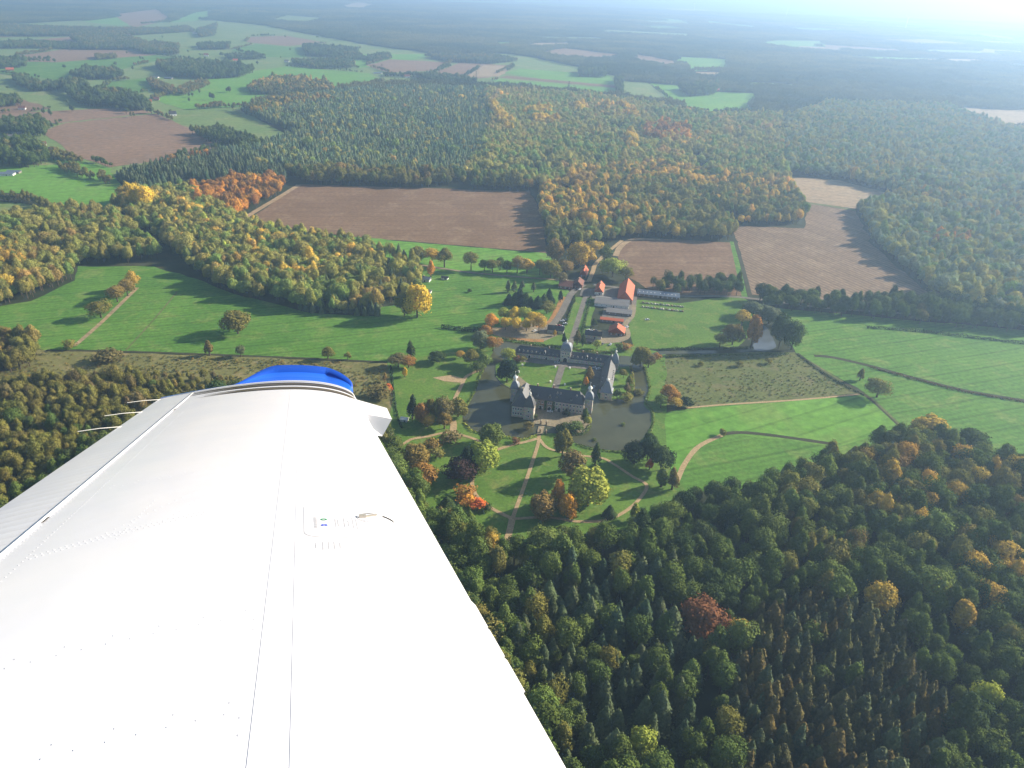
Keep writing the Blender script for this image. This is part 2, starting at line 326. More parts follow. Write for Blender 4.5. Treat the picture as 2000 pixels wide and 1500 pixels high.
# far country: open land on the upper left, patches on the right
FZ = 0.3
sheet('open_country', [(-900, 60), (-300, 50), (0, 48), (160, 40), (420, 40), (520, 50), (700, 85), (870, 108), (1000, 105), (1080, 120), (1210, 150), (1210, 185), (1120, 180), (900, 165), (720, 165), (560, 185), (470, 215), (560, 262), (430, 300), (240, 345), (100, 330), (-200, 340), (-900, 330)], 'pale', 0.0, 'open farmland of pastures and hedges')
FAR = [
 ('tilled_field', [(80, 258), (130, 240), (305, 222), (370, 250), (430, 290), (330, 312), (215, 327), (150, 305)], 'soil_f', 1, 'big bare brown field on the upper left'),
 ('tilled_field', [(-40, 222), (90, 218), (240, 210), (300, 220), (120, 240), (-40, 262)], 'soil_f', 1, 'narrow brown field behind the hedge farm'),
 ('tilled_field', [(-40, 190), (40, 192), (100, 212), (50, 220), (-40, 224)], 'soil', 1, 'small brown field at the left edge'),
 ('green_field', [(300, 195), (420, 150), (560, 130), (720, 143), (745, 158), (700, 172), (620, 178), (540, 178), (480, 208), (360, 215)], 'bright', 1, 'bright field sweeping past the small wood'),
 ('green_field', [(-60, 135), (140, 160), (260, 130), (310, 118), (380, 118), (300, 108), (100, 118), (-60, 118)], 'grass', 1, 'dull green field between the groves'),
 ('green_field', [(220, 160), (300, 150), (330, 170), (260, 185), (190, 180)], 'grass', 1, 'green field left of the farm grove'),
 ('tilled_field', [(30, 110), (120, 97), (330, 100), (300, 108), (110, 122), (30, 120)], 'soil_f', 1, 'brown strip below the far hedge'),
 ('green_field', [(160, 42), (260, 30), (330, 44), (230, 50)], 'bright', 1, 'far bright green patch upper left'),
 ('tilled_field', [(220, 28), (310, 18), (340, 38), (260, 54)], 'soil_f', 1, 'far brown patch upper left'),
 ('green_field', [(330, 45), (380, 24), (420, 20), (410, 38)], 'bright', 1, 'far bright green wedge'),
 ('green_field', [(450, 98), (500, 86), (600, 95), (598, 112), (520, 112)], 'grass', 1, 'flat green field in the middle distance'),
 ('tilled_field', [(490, 72), (560, 70), (640, 84), (560, 90), (480, 82)], 'soil_f', 1, 'brown field before the far woods'),
 ('green_field', [(668, 118), (700, 106), (840, 106), (830, 114), (700, 134)], 'bright', 1, 'thin bright field at the far wood edge'),
 ('tilled_field', [(715, 128), (760, 116), (880, 122), (860, 138), (760, 142)], 'soil_f', 1, 'brown field near the pylon'),
 ('tilled_field', [(830, 150), (900, 122), (1000, 128), (955, 152), (880, 158)], 'soil_f', 1, 'pale brown field beyond the wood'),
 ('tilled_field', [(910, 150), (945, 128), (1005, 130), (975, 150)], 'soil_p', 2, 'tan strip beside the brown field'),
 ('green_field', [(985, 142), (1015, 134), (1190, 148), (1205, 165), (1090, 160)], 'bright', 1, 'bright field above the dark strip'),
 ('tilled_field', [(975, 152), (990, 148), (1205, 168), (1205, 172)], 'soil', 2, 'dark strip between two green fields'),
 ('green_field', [(960, 158), (980, 154), (1205, 174), (1206, 190), (1080, 178)], 'bright', 1, 'bright field below the dark strip'),
 ('green_field', [(1212, 158), (1265, 162), (1320, 205), (1215, 190)], 'pale', 1, 'pale field right of the hedge'),
 ('green_field', [(1270, 162), (1330, 168), (1400, 180), (1480, 182), (1470, 222), (1390, 226), (1320, 205)], 'bright', 1, 'bright green field at the forest edge'),
 ('green_field', [(1310, 110), (1420, 116), (1430, 136), (1350, 140)], 'bright', 1, 'bright field among far woods'),
 ('tilled_field', [(1240, 105), (1330, 122), (1320, 132), (1230, 118)], 'soil_f', 1, 'far brown field right of centre'),
 ('tilled_field', [(1345, 140), (1420, 142), (1400, 154), (1360, 152)], 'soil_p', 1, 'small tan field below the bright one'),
 ('tilled_field', [(1015, 90), (1050, 84), (1115, 83), (1115, 91), (1060, 94)], 'soil_p', 1, 'orange brown clearing in the far forest'),
 ('tilled_field', [(1045, 104), (1100, 94), (1220, 108), (1200, 118), (1100, 114)], 'soil_f', 1, 'dull field below the orange clearing'),
 ('green_field', [(1470, 85), (1520, 79), (1600, 80), (1618, 90), (1540, 96)], 'bright', 1, 'far bright field under the sun haze'),
 ('green_field', [(1375, 40), (1480, 52), (1475, 57), (1380, 46)], 'bright', 1, 'thin far green strip'),
 ('green_field', [(1275, 34), (1340, 40), (1340, 46), (1290, 40)], 'bright', 1, 'thin far green strip near the turbine'),
 ('green_field', [(1885, 60), (1985, 74), (1990, 82), (1920, 74)], 'bright', 1, 'far pale strip at the right edge'),
 ('tilled_field', [(1850, 204), (1900, 212), (1970, 216), (2060, 212), (2060, 252), (1960, 250), (1900, 232)], 'soil_p', 1, 'tan field at the right edge'),
 ('tilled_field', [(665, 12), (700, 4), (735, 10), (710, 18), (680, 17)], 'soil_p', 1, 'round tan clearing at the top'),
 ('green_field', [(965, 83), (1000, 82), (1002, 90), (970, 91)], 'grass', 1, 'small far green patch'),
 ('tilled_field', [(-60, 62), (60, 58), (75, 70), (-60, 76)], 'soil_f', 1, 'far brown field at the left edge'),
 ('green_field', [(1000, 1), (1080, 2), (1070, 5), (1010, 4)], 'bright', 1, 'thin far field at the top edge'),
 ('tilled_field', [(60, 78), (140, 72), (150, 85), (80, 90)], 'soil_f', 1, 'second far brown field at the left'),
 ('green_field', [(560, 30), (640, 36), (600, 46), (520, 42)], 'pale', 1, 'dull far clearing'),
 ('green_field', [(1450, 160), (1570, 166), (1570, 172), (1450, 172)], 'pale', 1, 'thin clearing before the brown wood'),
]
for nm, px, mt, lay, lb in FAR:
    sheet(nm, px, mt, FZ * lay + 0.003 * FAR.index((nm, px, mt, lay, lb)), lb)

rf = random.Random(21); k = 0
while k < 26:
    u = rf.uniform(-100, 2100); v = 4 + 0.037 * (u - 1000) + 92 * rf.random() ** 1.15
    if 430 < u < 1000 and v > 3: continue
    if v < 2 + 0.037 * (u - 1000) or (u < 430 and v > 34): continue
    p = G(u, v); D = p[1]; L, wd, an = rf.uniform(200, 480) * (0.6 + D / 7000), rf.uniform(220, 400) * (0.4 + D / 6000), rf.uniform(-0.4, 0.4)
    if any(np.linalg.norm(p - q.mean(0)) < L * 0.55 + 100 for q in OPEN[1:]): continue
    d, e = np.array([math.cos(an), math.sin(an)]), np.array([-math.sin(an), math.cos(an)])
    pts = [p + d * L * a * rf.uniform(.8, 1.2) + e * wd * b * rf.uniform(.8, 1.2) for a, b in ((-.5, -.5), (0, -.55), (.5, -.5), (.5, .5), (0, .5), (-.5, .5))]
    mt = rf.choice(['pale', 'pale', 'bright', 'soil_f', 'soil_p', 'grass']); k += 1
    sheet('far_field', pts, mt, FZ + 0.4, 'far hazy clearing among the woods', metres=True)
# castle grounds
MOAT = [(976, 667), (1012, 671), (1060, 676), (1100, 682), (1135, 687), (1190, 694), (1240, 698), (1258, 716), (1263, 740), (1266, 765), (1257, 790), (1271, 808), (1269, 836), (1250, 862), (1217, 880), (1160, 875), (1124, 866), (1109, 850), (1066, 846), (1052, 846), (1020, 856), (968, 848), (926, 842), (905, 824), (908, 799), (926, 769), (936, 742), (950, 712), (962, 690)]
sheet('park_ground', [(756, 704), (930, 680), (950, 640), (1060, 640), (1240, 676), (1300, 690), (1300, 900), (1345, 965), (1270, 1020), (1120, 1060), (960, 1060), (830, 1020), (740, 880), (768, 780)], 'lawn', Z1 - 0.03, 'lawns of the castle park')
sheet('moat', MOAT, 'water', Z3, 'wide olive moat round the castle', True)
strip('stream', [(1240, 706), (1290, 690), (1350, 688), (1420, 687), (1475, 682)], 6.0, 'water', Z3, 'narrow stream from moat to pond')
sheet('pond', [(1480, 638), (1489, 634), (1499, 642), (1512, 666), (1514, 680), (1484, 686), (1470, 678), (1477, 656)], 'pond', Z4, 'bright pond among trees', True)
def island(name, P, top, side, zt, label):
    P = [np.asarray(p, float) for p in P]; c = np.mean(P, axis=0); k = len(P)
    ar = sum(P[i][0] * P[(i + 1) % k][1] - P[(i + 1) % k][0] * P[i][1] for i in range(k))
    if ar < 0: P = P[::-1]
    mb = MB(); mb.add([(p[0] - c[0], p[1] - c[1], zt) for p in P] + [(p[0] - c[0], p[1] - c[1], 0) for p in P], [tuple(range(k))], 0)
    n0 = 0; mb.f += [(i, k + i, k + (i + 1) % k, (i + 1) % k) for i in range(k)]; mb.m += [1] * k
    o = mb.build(name, [M[top], M[side]]); o.location = (c[0], c[1], 0); tag(o, label, None, None, 'structure'); return o
bail = [C(-43.5, 42), C(-43.5, 52.3), C(44, 52.3), C(48, 45), G(1228, 716), G(1240, 745), G(1238, 772), G(1232, 782), G(1205, 780), C(45.5, -14.2), C(36, -14.2), C(33, -6), C(31, -12), C(25, -20), C(-5, -22), C(-30, -18), C(-43, -9), G(968, 735), G(968, 712)]
island('bailey_island', bail, 'lawn', 'stone', 0.55, 'lawn island of the outer castle')
yard = [C(-9, -41), C(-8, -62), G(1047, 829), G(1080, 834), G(1110, 845), G(1138, 846), G(1152, 832), G(1153, 812), C(30, -40), C(26, -28), C(-24, -28)]
island('palace_island', yard, 'gravel', 'stone', 0.5, 'gravel forecourt of the palace')
def cpath(pts): return [C(*p) for p in pts]
strip('courtyard_path', cpath([(-0.3, 41), (-0.3, -24)]), 5.2, 'asphalt', 0.60, 'grey path across the courtyard', True)
sheet('courtyard_gravel', cpath([(-40, 33.5), (-4, 33), (5, 33), (24, 34), (26, 10), (24, -12), (33, -12), (34, 42), (-40, 42)]), 'asphalt', 0.58, 'dark gravel along the castle ranges', metres=True)
sheet('courtyard_gravel', cpath([(-34, 8), (-22, -4), (-8, -9), (24, -12), (25, -17), (-8, -15), (-28, -9), (-36, 0)]), 'gravel', 0.585, 'curved gravel drive before the palace', True, metres=True)
strip('garden_bridge', [(1058, 833), (1056, 840), (1054, 850)], 4.2, 'gravel', 0.62, 'small bridge from forecourt to garden')
for nm, pts, wd, lb in [
 ('garden_path', [(1053, 850), (1050, 871), (1028, 938), (1001, 1013)], 2.5, 'straight sandy path down the garden'),
 ('garden_path', [(1053, 856), (1028, 863), (995, 871), (968, 881), (940, 905), (923, 935), (926, 960), (941, 980), (967, 997), (1001, 1014)], 2.6, 'sandy path curving round the left lawn'),
 ('garden_path', [(1054, 858), (1073, 877), (1127, 889), (1175, 895), (1199, 907), (1235, 931), (1263, 948), (1248, 976), (1220, 1000), (1184, 1016), (1130, 1019), (1070, 1011), (1001, 1014)], 2.3, 'sandy path curving round the right lawn'),
 ('garden_path', [(1001, 1012), (996, 1035), (990, 1058)], 4.0, 'path leaving the garden into the wood'),
 ('garden_path', [(968, 881), (932, 860), (892, 848), (866, 846), (835, 853), (805, 858), (780, 871), (750, 874)], 2.6, 'sandy path in the left garden'),
 ('garden_path', [(884, 846), (886, 832), (884, 822)], 5.0, 'short sandy path under the yew trees'),
 ('garden_path', [(940, 722), (912, 735), (902, 752), (888, 780)], 3.0, 'pale path along the left moat bank')]:
    strip(nm, pts, wd, 'sand', Z4, lb)
sheet('sand_patch', [(845, 738), (880, 733), (908, 740), (900, 748), (868, 745)], 'sand', Z3, 'bare sandy patch near the playground')
sheet('gravel_terrace', [(735, 838), (752, 832), (767, 838), (768, 858), (755, 868), (738, 866)], 'gravel', Z3, 'pale gravel terrace beside the wing edge', True)
sheet('car_park', [(985, 640), (1045, 622), (1075, 632), (1090, 655), (1060, 668), (1000, 664), (965, 655), (955, 640)], 'gravel', Z3, 'gravel car park under yellow trees')
strip('leaf_litter', [(1102, 580), (1090, 605), (1076, 628), (1050, 640)], 7.0, 'litter', Z3, 'brown fallen leaves beside the road')
strip('leaf_litter', [(985, 660), (1020, 664), (1062, 666)], 6.0, 'litter', Z4, 'orange fallen leaves along the moat')
strip('road', [(1140, 556), (1118, 572), (1106, 592), (1094, 615), (1078, 634), (1045, 648)], 7.0, 'asphalt', Z4, 'grey road from the farm to the car park')
strip('lane', [(790, 512), (900, 530), (1000, 540), (1080, 546), (1150, 550)], 4.0, 'gravel', Z4, 'lane under the row of trees')
sheet('farm_yard', cpath([(-6, 222), (18, 226), (38, 238), (53, 236), (53, 160), (49, 140), (40, 132), (22, 148), (22, 172), (10, 192), (-6, 200)]), 'asphalt', Z3, 'paved farm yard', metres=True)
sheet('farm_yard', cpath([(10, 112), (34, 120), (50, 108), (44, 96), (28, 88), (12, 92)]), 'gravel', Z3, 'gravel yard of the small farmstead', metres=True)
strip('farm_lane', cpath([(51, 190), (51, 160), (46, 140), (50, 112), (42, 98), (24, 90)]), 4.5, 'gravel', Z4, 'gravel lane round the farm', True)
strip('avenue', cpath([(0.5, 56), (0.5, 120), (0.5, 205)]), 5.0, 'asphalt', Z4, 'straight grey avenue to the gatehouse', True)
sheet('avenue_lawn', cpath([(-11, 60), (12, 60), (14, 195), (-10, 195)]), 'lawn', Z3, 'grass beside the avenue', metres=True)
strip('castle_bridge', cpath([(0.8, 51), (0.8, 57), (0.8, 66)]), 5.6, 'gravel', 0.5, 'bridge to the gatehouse', True)
strip('back_lane', [(1150, 550), (1158, 530), (1164, 515), (1190, 490), (1215, 470)], 5.0, 'sand', Z4, 'lane leading up between the trees')

# ------------------------------------------------------------------ buildings
def shared(name, mb, mats): return mb.mesh(name, mats)
def put(name, me, parent, x, y, z, rz=0.0, sc=None):
    o = link(name, me, parent); o.location = (x, y, z); o.rotation_euler = (0, 0, rz)
    if sc: o.scale = sc
    return o
def window_mesh(wd, ht):
    m = MB(); m.box(-wd / 2, wd / 2, -0.06, 0.1, 0, ht, 0)
    m.box(-wd / 2 + 0.12, -0.04, -0.09, -0.055, 0.12, ht - 0.12, 1); m.box(0.04, wd / 2 - 0.12, -0.09, -0.055, 0.12, ht - 0.12, 1)
    m.box(-wd / 2 - 0.12, wd / 2 + 0.12, -0.16, 0.1, -0.14, 0.0, 0)
    return m.mesh('window', [M['frame'], M['glass']])
def dormer_mesh(wd, ht, dp, roof='slate'):
    m = MB(); m.box(-wd / 2, wd / 2, 0, dp, 0, ht, 0); m.box(-wd / 2 + 0.15, wd / 2 - 0.15, -0.03, 0.02, 0.2, ht - 0.12, 1)
    o = 0.15; r = wd * 0.5
    m.add([(-wd / 2 - o, -o, ht), (wd / 2 + o, -o, ht), (0, -o, ht + r), (-wd / 2 - o, dp, ht), (wd / 2 + o, dp, ht), (0, dp, ht + r)], [(0, 1, 2), (5, 4, 3), (0, 2, 5, 3), (2, 1, 4, 5), (1, 0, 3, 4)], 2)
    return m.mesh('dormer', [M['frame'], M['glass'], M[roof]])
WIN = window_mesh(1.25, 1.9); WIN_S = window_mesh(0.9, 1.2)
DORM = dormer_mesh(1.0, 1.0, 1.6); DORM_B = dormer_mesh(1.7, 2.0, 2.4)
DORM_T = dormer_mesh(1.2, 1.1, 1.8, 'tile')
def gable_roof(mb, x0, x1, y0, y1, ze, zr, along='x', hip0=0.0, hip1=0.0, ov=0.45, th=0.25, rp=0.5):
    """roof over a rectangle; hip0, hip1 pull the ridge in at either end; rp places the ridge across the span"""
    if along == 'y':
        t = MB(); gable_roof(t, y0, y1, x0, x1, ze, zr, 'x', hip0, hip1, ov, th, rp)
        mb.add([(q[1], q[0], q[2]) for q in t.v], [f[::-1] for f in t.f]); return
    ym = y0 + (y1 - y0) * rp; sl = (zr - ze) / max(ym - y0, 0.1); zo = ze - ov * sl * 0.6
    a, b, c, d = (x0 - ov, y0 - ov, zo), (x1 + ov, y0 - ov, zo), (x1 + ov, y1 + ov, zo), (x0 - ov, y1 + ov, zo)
    e, f = (x0 - (ov if not hip0 else 0) + hip0, ym, zr), (x1 + (ov if not hip1 else 0) - hip1, ym, zr)
    top = [a, b, c, d, e, f]; bot = [(p[0], p[1], p[2] - th) for p in (a, b, c, d)] + [(e[0], e[1], zr - th), (f[0], f[1], zr - th)]
    fs = [(0, 1, 5, 4), (2, 3, 4, 5), (3, 0, 4), (1, 2, 5)] + [(10, 11, 7, 6), (11, 10, 9, 8), (10, 6, 9), (11, 8, 7)] + [(6, 7, 1, 0), (7, 8, 2, 1), (8, 9, 3, 2), (9, 6, 0, 3)]
    mb.add(top + bot, fs)
def walls(mb, x0, x1, y0, y1, ze, zr=None, along='x', hip0=0, hip1=0, rp=0.5):
    mb.box(x0, x1, y0, y1, -0.2, ze)
    if zr:
        k = zr - 0.3
        if along == 'x':
            ym = y0 + (y1 - y0) * rp
            if not hip0: mb.add([(x0, y0, ze), (x0, y1, ze), (x0, ym, k), (x0 + .3, y0, ze), (x0 + .3, y1, ze), (x0 + .3, ym, k)], [(1, 0, 2), (3, 4, 5)])
            if not hip1: mb.add([(x1, y0, ze), (x1, y1, ze), (x1, ym, k), (x1 - .3, y0, ze), (x1 - .3, y1, ze), (x1 - .3, ym, k)], [(0, 1, 2), (4, 3, 5)])
        else:
            xm = x0 + (x1 - x0) * rp
            if not hip0: mb.add([(x0, y0, ze), (x1, y0, ze), (xm, y0, k), (x0, y0 + .3, ze), (x1, y0 + .3, ze), (xm, y0 + .3, k)], [(0, 1, 2), (4, 3, 5)])
            if not hip1: mb.add([(x0, y1, ze), (x1, y1, ze), (xm, y1, k), (x0, y1 - .3, ze), (x1, y1 - .3, ze), (xm, y1 - .3, k)], [(1, 0, 2), (3, 4, 5)])
def chimney(parent, x, y, z0, z1, mat='redbrick', sz=0.45):
    m = MB(); m.box(-sz, sz, -sz, sz, 0, z1 - z0 - 0.2, 0); m.box(-sz - 0.12, sz + 0.12, -sz - 0.12, sz + 0.12, z1 - z0 - 0.2, z1 - z0, 1)
    o = m.build('chimney', [M[mat], M['stone']], parent); o.location = (x, y, z0); return o
def wins(parent, pts, me=None, rz=0.0):
    for x, y, z in pts: put('window', me or WIN, parent, x, y, z, rz)

def bell_tower(parent, cx, cy, half, ze, prof, wall='stone', n=4, base=-0.2, lantern=None, finial=2.0, wrows=(3.0, 7.0), roofm='lead'):
    """square tower: shaft, flared bell roof, glazed lantern, finial, windows on all four faces"""
    t = link('tower', None, parent); t.location = (cx, cy, 0); t.empty_display_size = 0.5
    m = MB(); m.loft(0, 0, [(half, base), (half, ze - 0.5), (half + 0.25, ze - 0.45), (half + 0.25, ze)], n); m.build('tower_wall', M[wall], t)
    m = MB(); m.loft(0, 0, prof, n); m.build('tower_roof', M[roofm], t)
    zt = prof[-1][1]
    m = MB(); r = prof[-1][0]
    if lantern:
        lr, lh, oh = lantern
        m.loft(0, 0, [(lr, zt), (lr, zt + lh), (lr * 1.5, zt + lh + 0.1), (lr * 1.6, zt + lh + 0.35), (lr * 1.25, zt + lh + oh * 0.45), (lr * 0.5, zt + lh + oh * 0.75), (0.14, zt + lh + oh)], 8)
        zt += lh + oh
    m.loft(0, 0, [(0.12, zt - 0.2), (0.07, zt + finial * 0.45), (0.28, zt + finial * 0.55), (0.28, zt + finial * 0.68), (0.05, zt + finial * 0.8), (0.03, zt + finial)], 6)
    m.build('spire', M['copper'], t)
    for z in wrows:
        if z + 1.9 > ze - 0.4: continue
        put('window', WIN_S if half < 3 else WIN, t, 0, -half, z); put('window', WIN_S if half < 3 else WIN, t, half, 0, z, math.pi / 2)
    return t

# palace (local x across the axis, local y along it)
def CE(name, b, a): p = C(b, a); return empty(name, p[0], p[1], 0, CROT)
pal = CE('castle_palace', 0, -40); tag(pal, 'pale stone moated palace with steep slate roofs and corner spires', 'castle')
m = MB(); walls(m, -12, 25.6, -1.2, 10.4, 9.5); walls(m, -25.5, -12, -16.6, 10.4, 10.0); m.build('wall', M['stone'], pal)
m = MB(); m.box(-8.7, 3.0, -1.32, -1.2, 0.3, 9.2); m.build('brick_facing', M['brick'], pal)
m = MB(); gable_roof(m, -16, 25.6, -1.2, 10.4, 9.5, 17.0, 'x', 0.0, 3.6, 0.5, 0.25, 0.5); m.build('roof', M['slate'], pal)
m = MB(); gable_roof(m, -25.5, -12, -16.6, 10.4, 10.0, 19.0, 'y', 5.0, 6.0, 0.5, 0.25, 0.5); m.build('pavilion_roof', M['slate'], pal)
m = MB(); m.box(-12.05, 25.7, -1.45, -1.2, 9.0, 9.35); m.box(-12, 25.7, -1.3, -1.2, 5.0, 5.2); m.build('cornice', M['stone'], pal)
for x in [-7.4, -5.0, 6.0, 8.6, 11.2, 13.8, 16.4, 19.0, 21.6, 24.0]:
    wins(pal, [(x, -1.32, 2.2), (x, -1.32, 5.9)])
wins(pal, [(-0.2, -1.32, 5.9), (1.4, -1.32, 5.9)])
for x in [-24.2, -22.4, -20.4, -18.4]: wins(pal, [(x, -16.6, 2.4), (x, -16.6, 6.2)])
for y in [-14, -10, -6, -2, 2, 6]: wins(pal, [(-25.5, y, 2.4), (-25.5, y, 6.2)], None, -math.pi / 2)
for y in [0.5, 3.5, 6.5, 9]: wins(pal, [(25.6, y, 2.4), (25.6, y, 6.0)], None, math.pi / 2)
def arch_mesh(wd, ht, name):
    m = MB(); k = 8; P = [(-wd / 2, 0), (wd / 2, 0)] + [(wd / 2 * math.cos(math.pi * i / k), ht - wd / 2 + wd / 2 * math.sin(math.pi * i / k)) for i in range(k + 1)]
    m.add([(x, -0.1, z) for x, z in P], [tuple(range(len(P)))], 0)
    Q = [(x * 1.28, z * 1.08) for x, z in P]; n = len(P)
    m.add([(x, -0.18, z) for x, z in P[1:]] + [(x, -0.18, z) for x, z in Q[1:]], [(i, n - 1 + i, n + i, i + 1) for i in range(n - 2)], 1)
    return m.mesh(name, [M['dark'], M['white']])
ARCH = arch_mesh(2.2, 3.2, 'archway'); ARCH_G = arch_mesh(3.2, 4.4, 'archway')
for x in (0.6, -6.2, 8.0): put('archway', ARCH, pal, x, -1.32, 0.45)
put('dormer', DORM_B, pal, 0.4, -0.6, 10.2)
for x, z in ((5.5, 11.3), (5.5, 13.8), (8.0, 13.8), (16.5, 10.9), (-9, 11.0), (20, 13.5)): put('dormer', DORM, pal, x, -1.2 + (z - 9.5) * 0.77 - 0.3, z)
for y, z in ((-13.8, 11.8), (-11.5, 12.2)): put('dormer', DORM, pal, -22.0 if y < -13 else -19.0, y - 1.2, z)
chimney(pal, 2.2, 4.8, 15.5, 19.6); chimney(pal, 15.0, 4.8, 15.5, 18.8); chimney(pal, -10.0, 4.8, 15.5, 18.8); chimney(pal, -19.0, -8.0, 17.5, 20.8, 'stone')
bell_tower(pal, -12.4, -15.0, 3.7, 11.2, [(4.1, 11.0), (3.7, 12.2), (3.2, 14.0), (2.4, 16.0), (1.3, 18.0), (0.6, 19.2)], lantern=(0.55, 1.4, 1.8), finial=2.2, wrows=(2.4, 6.4), roofm='slate')
bell_tower(pal, -28.0, 7.6, 2.8, 12.0, [(3.2, 11.8), (3.2, 12.6), (2.9, 14.2), (2.2, 15.8), (1.2, 17.0), (0.9, 17.4)], lantern=(1.05, 2.3, 2.8), finial=3.8, wrows=(3, 7.5))
bell_tower(pal, 29.4, 5.6, 2.8, 12.0, [(3.2, 11.8), (3.2, 12.6), (2.9, 14.2), (2.2, 15.8), (1.2, 17.0), (0.9, 17.4)], lantern=(1.05, 2.3, 2.8), finial=3.4, wrows=(3, 7.5))

# gatehouse range, right wing and their towers
gat = CE('castle_outer_range', 0, 42); tag(gat, 'long slate roofed castle range with gatehouse tower and white dormers', 'castle')
m = MB(); walls(m, -42.7, -3.4, 0.8, 9.4, 4.6); walls(m, 5.2, 35, 0.8, 9.4, 4.6); walls(m, 34.2, 44.2, -46, 5, 5.0); m.build('wall', M['stone'], gat)
m = MB(); gable_roof(m, -42.7, -3.4, 0.8, 9.4, 4.6, 9.2, 'x', 3.2, 0.0, 0.4); m.build('roof', M['slate'], gat)
m = MB(); gable_roof(m, 5.2, 40, 0.8, 9.4, 4.6, 9.2, 'x', 0.0, 0.5, 0.4); m.build('roof', M['slate'], gat)
m = MB(); gable_roof(m, 34.2, 44.2, -47, 6, 5.0, 11.0, 'y', 0.2, 0.2, 0.4, 0.25, 0.55); m.build('wing_roof', M['slate'], gat)
t = link('gate_tower', None, gat); t.location = (0.9, 4.8, 0)
m = MB(); m.box(-4.35, 4.35, -4.7, 4.7, -0.2, 11.0); m.box(-4.6, 4.6, -4.95, 4.95, 10.5, 11.02); m.build('tower_wall', M['stone'], t)
m = MB()
pr = [(1.0, 11.0), (0.98, 12.2), (0.9, 13.8), (0.75, 15.2), (0.5, 16.4), (0.3, 16.9)]
vs = []
for r, z in pr: vs += [(-4.7 * r, -5.05 * r, z), (4.7 * r, -5.05 * r, z), (4.7 * r, 5.05 * r, z), (-4.7 * r, 5.05 * r, z)]
m.add(vs, [(j * 4 + i, j * 4 + (i + 1) % 4, j * 4 + 4 + (i + 1) % 4, j * 4 + 4 + i) for j in range(5) for i in range(4)] + [(20, 21, 22, 23)]); m.build('tower_roof', M['lead'], t)
m = MB(); m.loft(0, 0, [(0.7, 16.8), (0.7, 18.0), (0.95, 18.1), (0.8, 18.8), (0.3, 19.4), (0.05, 20.6)], 8); m.build('spire', M['copper'], t)
for x in (-2.2, 0, 2.2): put('dormer', DORM, t, x, -5.0, 11.6); put('window', WIN, t, x, -4.7, 7.6)
for x in (-2.6, 2.6): put('window', WIN, t, x, -4.7, 4.6)
for y in (-2.4, 2.4): put('window', WIN, t, 4.35, y, 7.4, math.pi / 2)
put('archway', ARCH_G, t, 0, -4.72, 0.4)
for i in range(10): put('dormer', DORM if i != 6 else DORM_B, gat, -39.5 + i * 3.7, 1.15, 5.4)
for i in range(7): put('dormer', DORM if i != 3 else DORM_B, gat, 7.2 + i * 3.9, 1.15, 5.4)
for i in range(13): put('window', WIN_S, gat, -40.5 + i * 2.95, 0.8, 1.6)
for i in range(9): put('window', WIN_S, gat, 7.4 + i * 2.95, 0.8, 1.6)
for i in (3, 8, 12): put('archway', arch_mesh(1.4, 2.5, 'doorway'), gat, -40.5 + i * 2.95 + 1.45, 0.8, 0.4)
for i in range(11): put('window', WIN_S, gat, 44.2, -41 + i * 3.7, 2.0, math.pi / 2)
dw = dormer_mesh(1.1, 1.1, 1.8)
for i in range(6): put('dormer', dw, gat, 43.4, -33 + i * 3.2, 5.6, math.pi / 2)
for i in range(9): put('window', WIN_S, gat, 34.2, -43 + i * 4.2, 2.0, -math.pi / 2)
for y in (-30, -38): put('dormer', dw, gat, 35.3, y, 6.0, -math.pi / 2)
for x in (-30, -14, 15, 27): chimney(gat, x, 6.0, 7.5, 10.4, 'redbrick', 0.35)
bell_tower(gat, 43.0, -1.0, 3.0, 7.2, [(3.5, 7.0), (3.1, 8.4), (2.7, 10.4), (2.1, 12.4), (1.1, 14.6), (0.7, 15.4)], lantern=(0.6, 1.2, 1.6), finial=2.0, wrows=(1.5, 4.2))
bell_tower(gat, 40.8, -51.4, 4.4, 6.8, [(4.9, 6.6), (4.0, 7.6), (3.3, 9.2), (2.7, 11.0), (1.9, 13.2), (1.2, 14.6), (0.9, 15.0)], lantern=(0.8, 1.0, 1.2), finial=1.5, wrows=(1.2, 4.0))

# generic house
def house(name, label, b0, b1, a0, a1, ze, zr, along, roof, wall, hip0=0, hip1=0, frame='C', rp=0.5, chim=0, wn=3, cat='house', group=None, rz=None, xy=None, door=True):
    """frame C: rectangle in castle axes; otherwise centred at xy with heading rz"""
    cx, cy = (b0 + b1) / 2, (a0 + a1) / 2
    e = CE(name, cx, cy) if frame == 'C' else empty(name, xy[0], xy[1], 0, rz)
    x0, x1, y0, y1 = b0 - cx, b1 - cx, a0 - cy, a1 - cy
    tag(e, label, cat, group)
    m = MB(); walls(m, x0, x1, y0, y1, ze, zr, along, hip0, hip1, rp); m.build('wall', M[wall], e)
    m = MB(); gable_roof(m, x0, x1, y0, y1, ze, zr, along, hip0, hip1, 0.45, 0.22, rp); r = m.build('roof', M[roof], e)
    for i in range(wn):
        f = (i + 0.5) / wn
        put('window', WIN_S, e, x0 + (x1 - x0) * f, y0, 1.1); put('window', WIN_S, e, x1, y0 + (y1 - y0) * f, 1.1, math.pi / 2); put('window', WIN_S, e, x0, y0 + (y1 - y0) * f, 1.1, -math.pi / 2)
    if door:
        m = MB(); m.box(-0.6, 0.6, -0.08, 0.0, 0, 2.2); d = m.build('door', M['dark'], e); d.location = (x0 + (x1 - x0) * (0.5 + 0.5 / max(wn, 2)) - 0.2, y0, 0)
    for k in range(chim): chimney(r, (x0 + (x1 - x0) * (k + 1) / (chim + 1)) if along == 'x' else (x0 + x1) / 2, (y0 + y1) / 2 if along == 'x' else y0 + (y1 - y0) * (k + 1) / (chim + 1), zr - 1.2, zr + 1.1)
    return e
